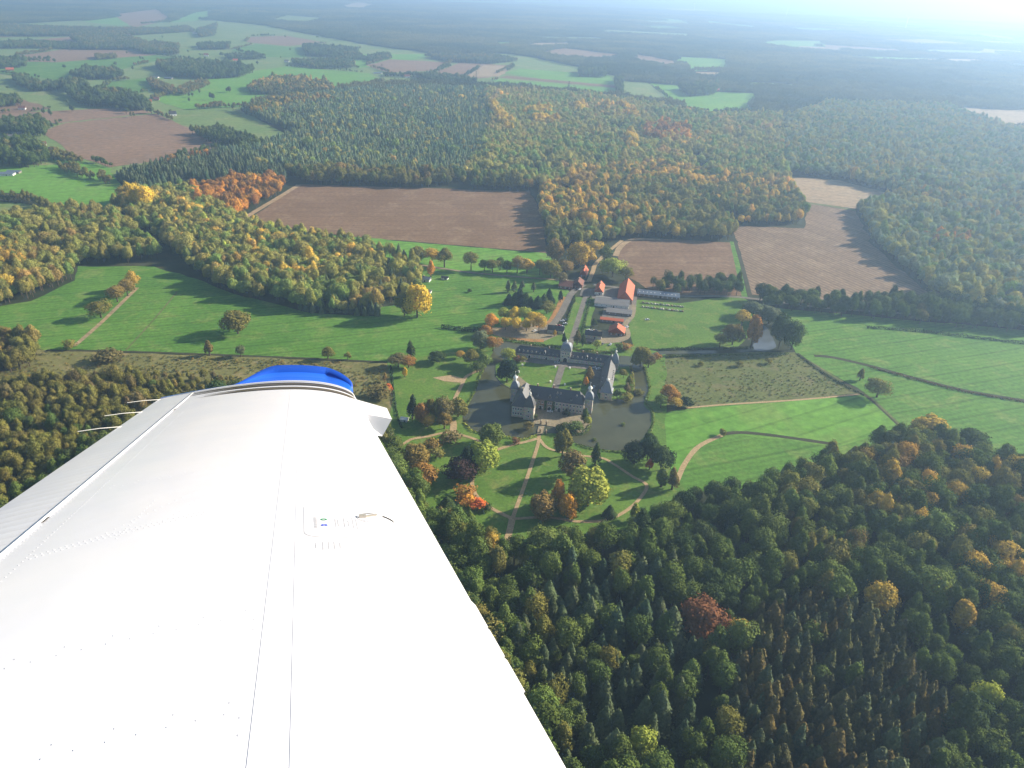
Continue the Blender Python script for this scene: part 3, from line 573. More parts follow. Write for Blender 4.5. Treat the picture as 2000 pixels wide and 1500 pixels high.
house('barn', 'big barn with steep bright orange tile roof', 33.5, 48.6, 190, 234, 4.6, 12.0, 'y', 'tile', 'redbrick', 3.0, 0, chim=0, wn=5, cat='barn')
house('farmhouse', 'farmhouse with orange roof and pale end wall left of the big barn', 9.0, 17.3, 207, 229, 3.8, 9.0, 'y', 'tile', 'white', 0, 2.0, chim=1)
house('barn', 'low grey roofed barn joining the yard', 12, 46, 176, 196, 3.4, 5.6, 'x', 'eternit', 'white', rp=0.6, wn=7, cat='barn')
house('shed', 'long dark open shed in front of the low grey barn', 25.5, 50, 158, 169, 2.8, 4.2, 'x', 'eternit', 'timber', rp=0.7, wn=4, cat='shed')
house('shed', 'narrow shed with a bright orange roof', 21.6, 43.2, 138.4, 143, 2.6, 3.6, 'x', 'tile', 'timber', rp=0.85, wn=5, cat='shed')
house('cottage', 'cottage with steep orange roof beside the gravel yard', 32.0, 46.4, 109.5, 122.5, 3.4, 8.6, 'y', 'tile', 'redbrick', 0, 2.0, chim=1, wn=3)
house('lodge', 'dark roofed lodge on the left of the avenue', -23.4, -8.8, 99, 106.5, 3.6, 6.6, 'x', 'black', 'stone', chim=1, wn=4)
house('lodge', 'dark roofed lodge on the right of the avenue', 11.4, 26.4, 97, 104.5, 3.6, 6.6, 'x', 'black', 'stone', chim=1, wn=4)
house('shed', 'small dark shed behind the right lodge', 12.5, 20.5, 86, 91.5, 2.2, 3.6, 'x', 'black', 'timber', wn=2, cat='shed')
house('long_shed', 'long blue grey metal shed beside the brown field', 52.8, 95.6, 216, 229, 3.0, 5.0, 'x', 'bluesheet', 'timber', wn=9, cat='shed')
ls = bpy.data.objects['long_shed']
sk = MB(); sk.box(-0.35, 0.35, -0.6, 0.6, 0, 0.08); skm = sk.mesh('skylight', M['frame'])
for i in range(10):
    o = put('skylight', skm, ls, -19.5 + i * 3.9 + (2 if i > 4 else 0), -3.4, 4.12); o.rotation_euler = (math.atan2(2.0, 6.5), 0, 0)
house('house', 'small house with bright orange roof at the top of the lane', -12.4, -5.2, 255, 273, 3.4, 8.4, 'y', 'tile', 'redbrick', chim=1, wn=2)
house('house', 'old brown roofed house left of the yard entrance', -15.5, -5.6, 220, 236, 3.4, 8.0, 'y', 'tile_old', 'redbrick', 0, 2.0, chim=1, wn=2)
house('house', 'brown brick house behind the parked yard cars', -30, -16, 214, 228, 3.2, 7.0, 'x', 'tile_old', 'redbrick', chim=1, wn=3)

# far farms and houses
FARM = [  # u, v, width, depth, eave, ridge, heading deg, roof, wall, label, category
 (338, 226, 14, 11, 4.5, 10, 35, 'black', 'white', 'white gabled house alone at the corner of the brown field', 'house'),
 (36, 262, 18, 12, 5, 11, 20, 'eternit', 'white', 'white house with grey roof at the left edge', 'house'),
 (36, 274, 14, 9, 3, 6, 15, 'tile', 'redbrick', 'red roofed annex in front of the white house', 'house'),
 (16, 268, 16, 8, 3, 5, 10, 'eternit', 'white', 'low white annex left of the white house', 'house'),
 (10, 342, 26, 12, 3, 5, 12, 'bluesheet', 'white', 'pale metal farm shed above the bright meadow', 'shed'),
 (28, 338, 18, 9, 3, 4.6, 5, 'bluesheet', 'timber', 'second pale shed beside the metal farm shed', 'shed'),
 (290, 202, 16, 10, 4, 9, 25, 'tile', 'white', 'house with red roof at the end of the farm grove', 'house'),
 (306, 196, 12, 9, 4, 8, 15, 'tile_old', 'redbrick', 'brown roofed house beside the red roofed house', 'house'),
 (275, 194, 14, 9, 4, 8, 40, 'tile_old', 'white', 'brown roofed house hidden in the farm grove', 'house'),
 (160, 190, 14, 10, 4, 8, 20, 'eternit', 'white', 'grey house between the two farm groves', 'house'),
 (20, 138, 20, 12, 4, 9, 30, 'tile', 'redbrick', 'red barn at the far left', 'barn'),
 (100, 296, 12, 9, 3.5, 8, 30, 'black', 'white', 'dark house at the corner of the green field', 'house'),
 (404, 260, 14, 10, 4, 8, 10, 'tile_old', 'redbrick', 'brown house in trees at the end of the brown field', 'house'),
 (432, 276, 18, 9, 3, 5, 15, 'bluesheet', 'white', 'pale shed among trees by the big wood', 'shed'),
 (403, 110, 16, 12, 5, 11, 20, 'tile_old', 'white', 'bright gabled house far up the green country', 'house'),
 (250, 70, 18, 12, 4, 9, 10, 'tile_old', 'white', 'far house before the round grove', 'house'),
 (380, 66, 18, 12, 4, 9, 20, 'eternit', 'white', 'far white house at the wood corner', 'house'),
 (330, 154, 24, 10, 3, 5, -10, 'bluesheet', 'timber', 'pale green nursery shed by the small wood', 'shed'),
 (305, 152, 16, 9, 3, 5, -10, 'eternit', 'white', 'grey nursery shed by the small wood', 'shed'),
 (760, 148, 22, 12, 4, 8, 5, 'eternit', 'white', 'grey farm shed beside the pylon', 'shed'),
 (795, 152, 18, 12, 5, 10, 20, 'tile_old', 'white', 'farmhouse at the far wood edge', 'house'),
 (738, 144, 26, 10, 3, 5, 0, 'bluesheet', 'white', 'long pale shed left of the pylon', 'shed'),
 (910, 93, 60, 16, 4, 6, 0, 'bluesheet', 'white', 'long white greenhouse in the far forest', 'shed'),
 (940, 93, 40, 14, 4, 6, 0, 'bluesheet', 'white', 'short white greenhouse in the far forest', 'shed'),
 (1228, 188, 14, 10, 3, 6, 10, 'eternit', 'white', 'small white shed at the forest edge', 'shed'),
 (1255, 155, 20, 12, 5, 10, 10, 'tile_old', 'redbrick', 'brick farm before the far hedges', 'house'),
 (1400, 178, 22, 12, 4, 8, 10, 'tile', 'redbrick', 'red farm beside the round grove', 'house'),
 (1545, 99, 60, 20, 5, 8, 5, 'bluesheet', 'white', 'long pale hall in the hazy distance', 'shed'),
 (1690, 155, 40, 16, 5, 8, 0, 'bluesheet', 'white', 'first pale hall of the hazy village', 'shed'),
 (1708, 154, 24, 14, 5, 9, 10, 'eternit', 'white', 'second pale hall of the hazy village', 'house'),
 (1733, 164, 24, 14, 5, 9, 20, 'tile_old', 'white', 'white house in the hazy village', 'house'),
 (1758, 168, 24, 14, 5, 9, -10, 'bluesheet', 'white', 'pale house at the village edge', 'house'),
 (1774, 170, 28, 14, 5, 9, 10, 'tile', 'white', 'red roofed house at the village edge', 'house'),
 (1808, 86, 60, 22, 6, 9, 0, 'bluesheet', 'white', 'far pale hall under the right turbine', 'shed'),
 (1530, 70, 50, 20, 6, 9, 0, 'bluesheet', 'white', 'far pale hall below the sun haze', 'shed'),
 (1990, 261, 40, 14, 4, 6, -5, 'bluesheet', 'white', 'long pale shed at the right edge', 'shed'),
 (828, 548, 14, 7, 3, 5, -12, 'bluesheet', 'white', 'pale garden building by the orange tree', 'house'),
 (833, 571, 10, 5, 2.4, 3.4, -12, 'eternit', 'white', 'grey garden shed beside the yellow willow', 'shed'),
(60, 246, 13, 9, 4, 8, 25, 'tile', 'white', 'white house with orange roof behind the white gabled farm', 'house'),
 (72, 256, 12, 9, 4, 8, -15, 'tile_old', 'white', 'brown roofed house right of the white farm', 'house'),
 (14, 250, 14, 9, 4, 8, 5, 'tile', 'redbrick', 'red brick house at the left edge above the white farm', 'house'),
 (84, 284, 11, 8, 3.5, 7, 40, 'tile_old', 'white', 'pale cottage in the grove below the brown field', 'house'),
 (44, 214, 13, 9, 4, 8, 15, 'tile_old', 'white', 'white cottage beside the small brown field', 'house'),
 (560, 121, 16, 10, 4, 8, 5, 'eternit', 'white', 'white house on the hedge above the bright field', 'house'),
 (612, 118, 14, 10, 4, 8, -10, 'tile_old', 'white', 'small white house before the far hedge farm', 'house'),
 (690, 124, 16, 10, 4, 8, 10, 'tile', 'white', 'red roofed house at the end of the far hedge', 'house'),
 (460, 120, 16, 10, 4, 9, 20, 'tile', 'white', 'red roofed house beside the far flat grove', 'house'),
 (190, 62, 18, 12, 5, 10, 10, 'tile_old', 'white', 'far white farm in the upper left hedges', 'house'),
 (790, 822, 5, 3.5, 2.2, 3.2, -12, 'white', 'white', 'small white hut under the tree group left of the moat', 'hut'),
 (869, 545, 7, 4, 2.4, 3.6, -12, 'black', 'white', 'small dark garden hut with a white end', 'hut'),
]
for u, v, wd, dp, ze, zr, hd, rf, wl, lb, ct in FARM:
    p = G(u, v)
    house('house' if ct == 'house' else ct, lb, -wd / 2, wd / 2, -dp / 2, dp / 2, ze, zr, 'x', rf, wl, frame='G', rz=math.radians(hd), xy=p, wn=3 if v > 180 else 2, chim=1 if ct == 'house' and v > 100 else 0, cat=ct, door=v > 150)
# pylons and wind turbines
def pylon(u, v, h, label):
    p = G(u, v); m = MB(); r = h * 0.075
    e = empty('pylon', p[0], p[1], 0, 0.4); tag(e, label, 'pylon', 'lattice pylons of the power line')
    for sx in (-1, 1):
        for sy in (-1, 1): m.tube((sx * r, sy * r, -0.5), (sx * 0.5, sy * 0.5, h), 0.28, 0.15, 4)
    for i in range(9):
        z0, z1 = h * i / 9, h * (i + 1) / 9; a0, a1 = r + (0.5 - r) * i / 9, r + (0.5 - r) * (i + 1) / 9
        for s in (-1, 1):
            m.tube((-a0, s * a0, z0), (a1, s * a1, z1), 0.12, 0.12, 3); m.tube((s * a0, a0, z0), (s * a1, -a1, z1), 0.12, 0.12, 3)
    m.build('mast', M['eternit'], e)
    for z, l in ((h * 0.72, 7), (h * 0.84, 9), (h * 0.96, 5)):
        m = MB(); m.box(-l, l, -0.3, 0.3, z - 0.25, z + 0.25); m.build('cross_arm', M['eternit'], e)
pylon(747, 152, 42, 'lattice pylon standing beside the brown field'); pylon(1110, 187, 40, 'lattice pylon at the edge of the bright field')
pylon(137, 100, 40, 'lattice pylon among far hedges on the left'); pylon(930, 166, 40, 'lattice pylon above the forest edge')
def turbine(u, v, h, label):
    p = G(u, v); e = empty('wind_turbine', p[0], p[1], 0, 0.3); tag(e, label, 'wind turbine', 'far wind turbines')
    m = MB(); m.tube((0, 0, -1), (0, 0, h), 3.0, 1.7, 10); m.build('mast', M['white'], e)
    m = MB(); m.box(-2, 2, -5, 4, h - 1.5, h + 2.5); m.build('nacelle', M['white'], e)
    for k in range(3):
        t = 0.5 + k * 2.094; m = MB(); d = (math.cos(t), math.sin(t)); q = (-d[1], d[0]); L = h * 0.48
        P = [(0, -1.0), (L * 0.2, -2.4), (L, -0.4), (L, 0.3), (L * 0.2, 1.2), (0, 1.0)]
        vs = [(d[0] * x + q[0] * y, yy, h + 0.5 + d[1] * x + q[1] * y) for yy in (-6.2, -5.6) for x, y in P]
        m.add(vs, [(0, 1, 2, 3, 4, 5), (11, 10, 9, 8, 7, 6)] + [(i, (i + 1) % 6 + 6 if 0 else i + 6, (i + 1) % 6 + 6, (i + 1) % 6) for i in range(6)]); m.build('rotor_blade', M['white'], e)
turbine(1355, 24, 95, 'white wind turbine on the far plain near the centre'); turbine(1768, 58, 100, 'white wind turbine in the bright haze on the right'); turbine(1536, 33, 95, 'faint wind turbine between the two clearer ones')

# ------------------------------------------------------------------ cars and small things
def car_mesh():
    P = [(-2.15, 0.35), (-2.2, 0.75), (-1.9, 0.9), (-1.0, 0.95), (-0.45, 1.42), (0.9, 1.45), (1.65, 1.0), (2.1, 0.9), (2.2, 0.6), (2.1, 0.35)]
    m = MB(); n = len(P); vs = []
    for y, k in ((-0.85, 1.0), (0.85, 1.0)):
        vs += [(x, y * (0.82 if z > 1.2 else 1.0), z) for x, z in P]
    m.add(vs, [tuple(range(n)), tuple(range(2 * n - 1, n - 1, -1))] + [(i, n + i, n + (i + 1) % n, (i + 1) % n) for i in range(n)])
    return m
CARB = car_mesh()
cgl = MB(); 
for s in (-1, 1): cgl.add([(-0.85, s * 0.845, 1.0), (1.35, s * 0.845, 1.0), (0.82, s * 0.73, 1.38), (-0.42, s * 0.73, 1.36)], [(0, 1, 2, 3) if s < 0 else (3, 2, 1, 0)])
cgl.add([(-1.02, -0.78, 0.98), (-1.02, 0.78, 0.98), (-0.47, 0.64, 1.43), (-0.47, -0.64, 1.43)], [(3, 2, 1, 0)]); cgl.add([(1.67, -0.78, 1.02), (1.67, 0.78, 1.02), (0.93, 0.64, 1.46), (0.93, -0.64, 1.46)], [(0, 1, 2, 3)])
GLM = cgl.mesh('window', M['glass']); whl = MB(); whl.tube((0, -0.1, 0), (0, 0.1, 0), 0.33, 0.33, 12); WHM = whl.mesh('wheel', M['rubber'])
CBM = {c: CARB.mesh('body', M['car_' + c]) for c in ('white', 'silver', 'black', 'blue', 'red', 'grey')}
CARS = [(*C(-5.5, 39.0), 'silver', 0.1, 0.6, 'silver car parked left of the gate arch'), (*C(27, 37.5), 'silver', 0.1, 0.6, 'silver car in the far right courtyard corner'), (*C(30, 36.2), 'white', 0.5, 0.6, 'white car beside the courtyard corner car'),
 (*C(29.5, 3.0), 'white', 1.4, 0.6, 'white car parked before the right castle wing'), (*G(1099, 628), 'white', 0.3, Z4, 'white car on the road by the left lodge'), (*G(1104, 626), 'black', 0.25, Z4, 'black car next to the white car on the road'), (*G(1104, 633), 'white', 0.2, Z4, 'front white car of the row by the lodge'),
 (*G(1092, 637), 'red', 0.2, Z4, 'red car beside the left lodge'), (*G(1098, 639), 'silver', 0.2, Z4, 'silver car beside the left lodge'), (*G(1044, 647), 'white', 0.9, Z4, 'white van under the yellow trees'),
 (*G(1150, 646), 'white', 0.1, Z4, 'white car behind the right lodge'), (*G(1156, 648), 'silver', 0.1, Z4, 'silver car behind the right lodge'), (*G(1163, 647), 'black', 0.1, Z4, 'black car behind the right lodge'), (*G(1177, 673), 'grey', 1.2, Z4, 'grey car on the gravel yard'), (*G(1192, 674), 'silver', 1.2, Z4, 'silver car on the gravel yard'),
 (*G(1224, 640), 'white', 0.7, Z4, 'white car right of the cottage'), (*G(1127, 567), 'black', 1.2, Z4, 'black car in front of the brown roofed house'), (*G(1132, 566), 'white', 1.2, Z4, 'white car in front of the brown roofed house'), (*C(1.5, -43.5), 'white', 0.1, 0.52, 'white car on the palace forecourt'), (*G(1264, 625), 'white', 0.4, Z2, 'white car parked on the green paddock')]
for x, y, cl, rz, z, lb in CARS:
    e = empty('parked_car', x, y, z, CROT + rz); tag(e, lb, 'car', 'cars parked round the castle')
    link('body', CBM[cl], e); link('window', GLM, e)
    for wx in (-1.4, 1.4):
        for wy in (-0.78, 0.78): put('wheel', WHM, e, wx, wy, 0.33)
# white garden vases on plinths beside clipped yews
vm = MB(); vm.box(-0.7, 0.7, -0.7, 0.7, 0, 0.9); vm.box(-0.85, 0.85, -0.85, 0.85, 0.9, 1.1); PLM = vm.mesh('plinth', M['white'])
vm = MB(); vm.loft(0, 0, [(0.35, 1.1), (0.3, 1.3), (0.8, 1.75), (1.0, 2.15), (1.05, 2.3), (0.85, 2.3)], 12); BOM = vm.mesh('bowl', M['white'])
for b, a, lb in [(-5.5, 30, 'white stone vase at the far left corner of the path'), (6.5, 31, 'white stone vase at the far right corner of the path'), (-5.5, 3, 'white stone vase at the near left corner of the path'), (6.5, 1, 'white stone vase at the near right corner of the path'),
                 (-33, 26, 'white stone vase at the far left of the lawn'), (-33.5, 13, 'white stone vase in the middle of the left lawn edge'), (-33, 4, 'white stone vase at the near left of the lawn'), (27.5, -3, 'white stone vase near the right castle wing')]:
    p = C(b, a); e = empty('garden_vase', p[0], p[1], 0.55, CROT); e.scale = (.72, .72, .72); tag(e, lb, 'vase', 'white garden vases in the courtyard'); link('plinth', PLM, e); link('bowl', BOM, e)
# gate pillars at the garden bridge
pm = MB(); pm.box(-0.5, 0.5, -0.5, 0.5, 0, 2.6); pm.box(-0.65, 0.65, -0.65, 0.65, 2.6, 2.85); PIM = pm.mesh('pillar_shaft', M['brick']); pm = MB(); pm.loft(0, 0, [(0.2, 2.85), (0.4, 3.1), (0.45, 3.4), (0.3, 3.7), (0.08, 4.2)], 8); PIT = pm.mesh('pillar_urn', M['stone'])
for u, v, lb in [(1056.5, 829, 'left brick gate pillar of the forecourt'), (1067, 831, 'right brick gate pillar of the forecourt'), (1055, 846, 'left stone pillar at the garden end of the bridge'), (1066, 848, 'right stone pillar at the garden end of the bridge')]:
    p = G(u, v); e = empty('gate_pillar', p[0], p[1], 0.3, CROT); tag(e, lb, 'pillar', 'pillars of the garden bridge'); link('pillar_shaft', PIM, e); link('pillar_urn', PIT, e)
# stacks of logs on the paddock
rl = random.Random(5)
LOGM = []
for k in range(4):
    m = MB(); rr = random.Random(k)
    for row in range(3):
        for i in range(4 - row):
            x = (i - (3 - row) / 2) * 0.55; m.tube((x, -0.9 + rr.uniform(-.1, .1), 0.28 + row * 0.48), (x, 0.9 + rr.uniform(-.1, .1), 0.28 + row * 0.48), 0.27, 0.25, 7)
    LOGM.append(m.mesh('logs', surf('stacked_logs_%d' % k, [(0.36, 0.31, 0.23), (0.20, 0.22, 0.18), (0.26, 0.19, 0.12), (0.42, 0.40, 0.35)][k], 0.3, 2.0)))
k = 0
for row, (u0, v0, u1, v1) in enumerate([(1256, 592, 1334, 600), (1256, 600, 1334, 609)]):
    for i in range(15):
        t = (i + rl.uniform(-.2, .2)) / 14; p = G(u0 + (u1 - u0) * t, v0 + (v1 - v0) * t)
        o = link('log_pile', LOGM[rl.randrange(4)]); o.location = (p[0], p[1], Z1 + 0.02); o.rotation_euler = (0, 0, CROT + rl.uniform(-.3, .3)); o.scale = (1.1, rl.uniform(.8, 1.3), rl.uniform(.8, 1.2))
        tag(o, '%s log pile from the left in the %s row on the paddock' % (['first', 'second', 'third', 'fourth', 'fifth', 'sixth', 'seventh', 'eighth', 'ninth', 'tenth', 'eleventh', 'twelfth', 'thirteenth', 'fourteenth', 'last'][i], 'back' if row == 0 else 'front'), 'log pile', 'log piles in the %s row' % ('back' if row == 0 else 'front'))

# ------------------------------------------------------------------ tree models
def quads(P, Nn, size, r, asp=None):
    """leaf clumps: one small quad at each point, facing roughly along its normal"""
    n = len(P); Nn = Nn / np.linalg.norm(Nn, axis=1, keepdims=True)
    a = np.cross(Nn, r.normal(size=(n, 3))); a /= np.linalg.norm(a, axis=1, keepdims=True) + 1e-9; b = np.cross(Nn, a)
    s = size * r.uniform(0.55, 1.3, (n, 1)); t = s * r.uniform(0.6, 1.0, (n, 1))
    V = np.stack([P - a * s, P - b * t + Nn * s * 0.15, P + a * s, P + b * t - Nn * s * 0.15], axis=1).reshape(-1, 3)
    return V, np.arange(4 * n).reshape(-1, 4)
def sph(n, r):
    d = r.normal(size=(n, 3)); return d / np.linalg.norm(d, axis=1, keepdims=True)
def crown_pts(r, h, rad, z0, ncl, nleaf, shape=1.0, cl=0.42, top=0.0):
    zc, rz = (z0 + h) / 2, (h - z0) / 2
    d = sph(ncl * 3, r); d = d[d[:, 2] > -0.75][:ncl]
    k = r.uniform(0.45, 0.72, (len(d), 1)); Cc = d * k
    cr = cl * r.uniform(0.7, 1.25, len(d))
    Cc[0] = (0, 0, 0.5)
    P, Nn = [], []
    per = nleaf // len(d)
    for i in range(len(d)):
        q = sph(per, r); rr = cr[i] * (1 + 0.18 * r.normal(size=(per, 1))); p = Cc[i] + q * rr
        keep = np.ones(per, bool)
        for j in range(len(d)):
            if j != i: keep &= np.linalg.norm(p - Cc[j], axis=1) > cr[j] * 0.8
        keep |= r.uniform(size=per) < 0.08
        P.append(p[keep]); Nn.append((q * 0.8 + p * 0.35)[keep])
    P = np.concatenate(P); Nn = np.concatenate(Nn) + 0.33 * r.normal(size=(len(P), 3))
    taper = 1 - top * np.clip(P[:, 2:3] * 0.5 + 0.5, 0, 1)
    P = P * np.array([rad, rad, rz]); P[:, :2] *= taper; P[:, 2] += zc
    P[:, 2] = np.maximum(P[:, 2], 0.25)
    Nn /= np.array([rad, rad, rz * 0.8]); return P, Nn
def trunk_mb(r, h, rad, z0, conif=False):
    m = MB(); k = 0.018 * h + 0.08
    m.tube((0, 0, -0.4), (0, 0, h * (0.45 if not conif else 0.9)), k * 1.2, k * (0.6 if not conif else 0.15), 7)
    if not conif:
        for i in range(5):
            t = i * 1.2566 + r.uniform(-.4, .4); zz = max(z0, h * 0.16) + (h - z0) * r.uniform(0.05, 0.25)
            m.tube((0, 0, zz), (rad * 0.55 * math.cos(t), rad * 0.55 * math.sin(t), zz + (h - z0) * 0.32), k * 0.5, k * 0.15, 5)
    return m
def broadleaf(seed, h, rad, z0, ncl, nleaf, leaf, cl=0.42, top=0.0):
    r = np.random.default_rng(seed); P, Nn = crown_pts(r, h, rad, z0, ncl, nleaf, 1.0, cl, top)
    V, F = quads(P, Nn, leaf, r); return V, F, trunk_mb(r, h, rad, z0)
def conifer(seed, h, rad, levels=13, n=1900):
    """ragged cone: whorls of needle sprays, denser towards the tip, bulging and drooping unevenly"""
    r = np.random.default_rng(seed); f = 1 - np.sqrt(r.uniform(0, 1, n)); t = r.uniform(0, 6.2832, n)
    saw = (f * levels + 0.15 * np.sin(t * 3 + seed)) % 1.0
    R = rad * (1 - f) ** 0.8 * (1.12 - 0.38 * saw) * (1 + 0.13 * np.sin(t * 2 + f * 9 + seed) + 0.10 * r.normal(size=n)) + 0.08
    P = np.stack([R * np.cos(t), R * np.sin(t), h * (0.10 + 0.9 * f) - 0.18 * R + r.normal(size=n) * 0.12], 1)
    Nn = np.stack([np.cos(t), np.sin(t), 0.55 + 0.5 * r.uniform(size=n)], 1) + 0.30 * r.normal(size=(n, 3))
    V, F = quads(P, Nn, 0.46, r); return V, F, trunk_mb(r, h, rad, 0, True)
class Model:
    def __init__(s, name, arr, h, rad):
        V, F, tm = arr; s.h, s.r = h, rad
        s.crown = np_mesh(name + '_crown', V, F, [M['leaf']]); s.trunk = tm.mesh(name + '_trunk', M['bark'])
        tv = np.array(tm.v); tf = [f for f in tm.f if len(f) == 4]
        s.full = np_mesh(name, np.concatenate([V, tv]), np.concatenate([F, np.array(tf) + len(V)]), [M['leaf'], M['bark']], [0] * len(F) + [1] * len(tf))
BL = [Model('broadleaf_%d' % i, broadleaf(20 + i, h, rd, z0, nc, 5200, 0.36, cl, tp), h, rd) for i, (h, rd, z0, nc, cl, tp) in enumerate([
    (17, 5.6, 4.5, 16, .42, 0), (19, 6.2, 5, 18, .40, .1), (16, 5.2, 3.5, 14, .45, .1), (20, 5.4, 5, 16, .42, .3), (15, 5.8, 4, 20, .36, 0), (18, 4.6, 4, 14, .44, .25), (17.5, 6.4, 5, 22, .34, .05)])]
PK = [Model('park_tree_%d' % i, broadleaf(60 + i, h, rd, z0, nc, 7000, 0.58, cl, tp), h, rd) for i, (h, rd, z0, nc, cl, tp) in enumerate([
    (22, 10, 1.5, 30, .32, .1), (22, 9, 1.0, 26, .34, .35), (20, 10, 3.0, 34, .30, 0), (24, 8, 1.0, 26, .34, .5)])]
NR = [Model('narrow_tree_%d' % i, broadleaf(80 + i, 18, 3.2, 0.8, 18, 2400, 0.42, .42, .55), 18, 3.2) for i in range(2)]
BU = [Model('bush_%d' % i, broadleaf(90 + i, 4.0, 2.6, 0.0, 12, 900, 0.30, .45, .1), 4.0, 2.6) for i in range(3)]
CF = [Model('conifer_%d' % i, conifer(40 + i, h, rd, lv // 2), h, rd) for i, (h, rd, lv) in enumerate([(16, 4.1, 26), (17, 3.9, 28), (14, 4.2, 22), (16.5, 3.6, 28)])]
def grove(seed):
    r = np.random.default_rng(seed); Vs, Fs, n = [], [], 0
    for i in range(5):
        for j in range(5):
            x, y = (i - 2) * 8.4 + r.uniform(-2.5, 2.5), (j - 2) * 8.4 + r.uniform(-2.5, 2.5); h = r.uniform(11.5, 18); rd = r.uniform(3.8, 5.6)
            P, Nn = crown_pts(r, h, rd, 3.0, 6, 110, 1.0, .5); V, F = quads(P, Nn, 1.15, r); V = V + np.array([x, y, 0]); Vs.append(V); Fs.append(F + n); n += len(V)
    return np_mesh('grove_%d' % seed, np.concatenate(Vs), np.concatenate(Fs), [M['leaf']])
GROVES = [grove(s) for s in range(5)]
def tuft(seed):
    r = np.random.default_rng(seed); P, Nn = crown_pts(r, 1.5, 1.3, 0.0, 6, 90, 1.0, .5); V, F = quads(P, Nn, 0.27, r); return np_mesh('tuft_%d' % seed, V, F, [M['leaf']])
TUFTS = [tuft(s) for s in range(4)]

# ivy on the palace front
for ix in (-2.6, 3.6):
    rq = np.random.default_rng(int(ix * 10) + 50); qv, qf = quads(np.stack([rq.uniform(ix - .9, ix + .9, 260), rq.uniform(-1.75, -1.42, 260), rq.uniform(.6, 8.6, 260)], 1), np.array([0, -1, .3]) + .4 * rq.normal(size=(260, 3)), .28, rq)
    io = link('ivy', np_mesh('ivy', qv, qf, [M['leaf']]), pal); io['tint'] = [.05, .11, .03]
# ------------------------------------------------------------------ scattering (uncounted growth: one object each)
def coll(name, meshes):
    c = bpy.data.collections.new(name)
    for i, me in enumerate(meshes):
        o = bpy.data.objects.new('%s_%02d' % (name, i), me); c.objects.link(o)
    return c
C_BL = coll('broadleaf_models', [m.full for m in BL]); C_CF = coll('conifer_models', [m.full for m in CF]); C_GR = coll('grove_models', GROVES); C_TU = coll('tuft_models', TUFTS); C_BU = coll('bush_models', [m.full for m in BU])
def scatter(name, P, scl, rot, idx, tint, col, label, cat):
    n = len(P); me = bpy.data.meshes.new(name); me.vertices.add(n); me.vertices.foreach_set('co', np.asarray(P, np.float32).ravel())
    for nm, ty, key, arr in (('scl', 'FLOAT_VECTOR', 'vector', scl), ('rot', 'FLOAT_VECTOR', 'vector', np.stack([np.zeros(n), np.zeros(n), rot], 1)), ('idx', 'INT', 'value', idx), ('tint', 'FLOAT_VECTOR', 'vector', tint)):
        a = me.attributes.new(nm, ty, 'POINT'); a.data.foreach_set(key, np.asarray(arr, np.int32 if ty == 'INT' else np.float32).ravel())
    o = link(name, me); tag(o, label, cat, None, 'stuff')
    ng = bpy.data.node_groups.new(name, 'GeometryNodeTree'); ng.interface.new_socket(name='Geometry', in_out='INPUT', socket_type='NodeSocketGeometry'); ng.interface.new_socket(name='Geometry', in_out='OUTPUT', socket_type='NodeSocketGeometry')
    a, z = ng.nodes.new('NodeGroupInput'), ng.nodes.new('NodeGroupOutput'); ip = ng.nodes.new('GeometryNodeInstanceOnPoints'); ci = ng.nodes.new('GeometryNodeCollectionInfo')
    ci.inputs[0].default_value = col; ci.inputs[1].default_value = True; ci.inputs[2].default_value = True
    def na(nm, ty):
        q = ng.nodes.new('GeometryNodeInputNamedAttribute'); q.data_type = ty; q.inputs[0].default_value = nm; return q.outputs[0]
    L = ng.links.new; L(a.outputs[0], ip.inputs['Points']); L(ci.outputs[0], ip.inputs['Instance']); ip.inputs['Pick Instance'].default_value = True
    L(na('idx', 'INT'), ip.inputs['Instance Index']); L(na('scl', 'FLOAT_VECTOR'), ip.inputs['Scale'])
    er = ng.nodes.new('FunctionNodeEulerToRotation'); L(na('rot', 'FLOAT_VECTOR'), er.inputs[0]); L(er.outputs[0], ip.inputs['Rotation'])
    L(ip.outputs[0], z.inputs[0]); md = o.modifiers.new('scatter', 'NODES'); md.node_group = ng; return o

def inside(P, poly):
    x, y = P[:, 0], P[:, 1]; c = np.zeros(len(P), bool); n = len(poly); j = n - 1
    lo, hi = poly.min(0), poly.max(0); pre = (x >= lo[0]) & (x <= hi[0]) & (y >= lo[1]) & (y <= hi[1])
    if not pre.any(): return c
    for i in range(n):
        a, b = poly[i], poly[j]
        if a[1] != b[1]:
            k = ((a[1] > y) != (b[1] > y)) & (x < (b[0] - a[0]) * (y - a[1]) / (b[1] - a[1]) + a[0]); c ^= k
        j = i
    return c
def grid(poly, sp, jit=0.46, hexa=True):
    lo, hi = poly.min(0), poly.max(0); nx, ny = int((hi[0] - lo[0]) / sp) + 2, int((hi[1] - lo[1]) / (sp * 0.87)) + 2
    I, J = np.meshgrid(np.arange(nx), np.arange(ny)); x = lo[0] + (I + 0.5 * (J % 2)) * sp; y = lo[1] + J * sp * 0.87
    P = np.stack([x.ravel(), y.ravel()], 1) + rng.uniform(-jit * sp, jit * sp, (x.size, 2)); return P[inside(P, poly)]
def vnoise(P, s, seed): return np.array([mnoise.noise(Vector((p[0] * s, p[1] * s, seed * 17.3))) for p in P])

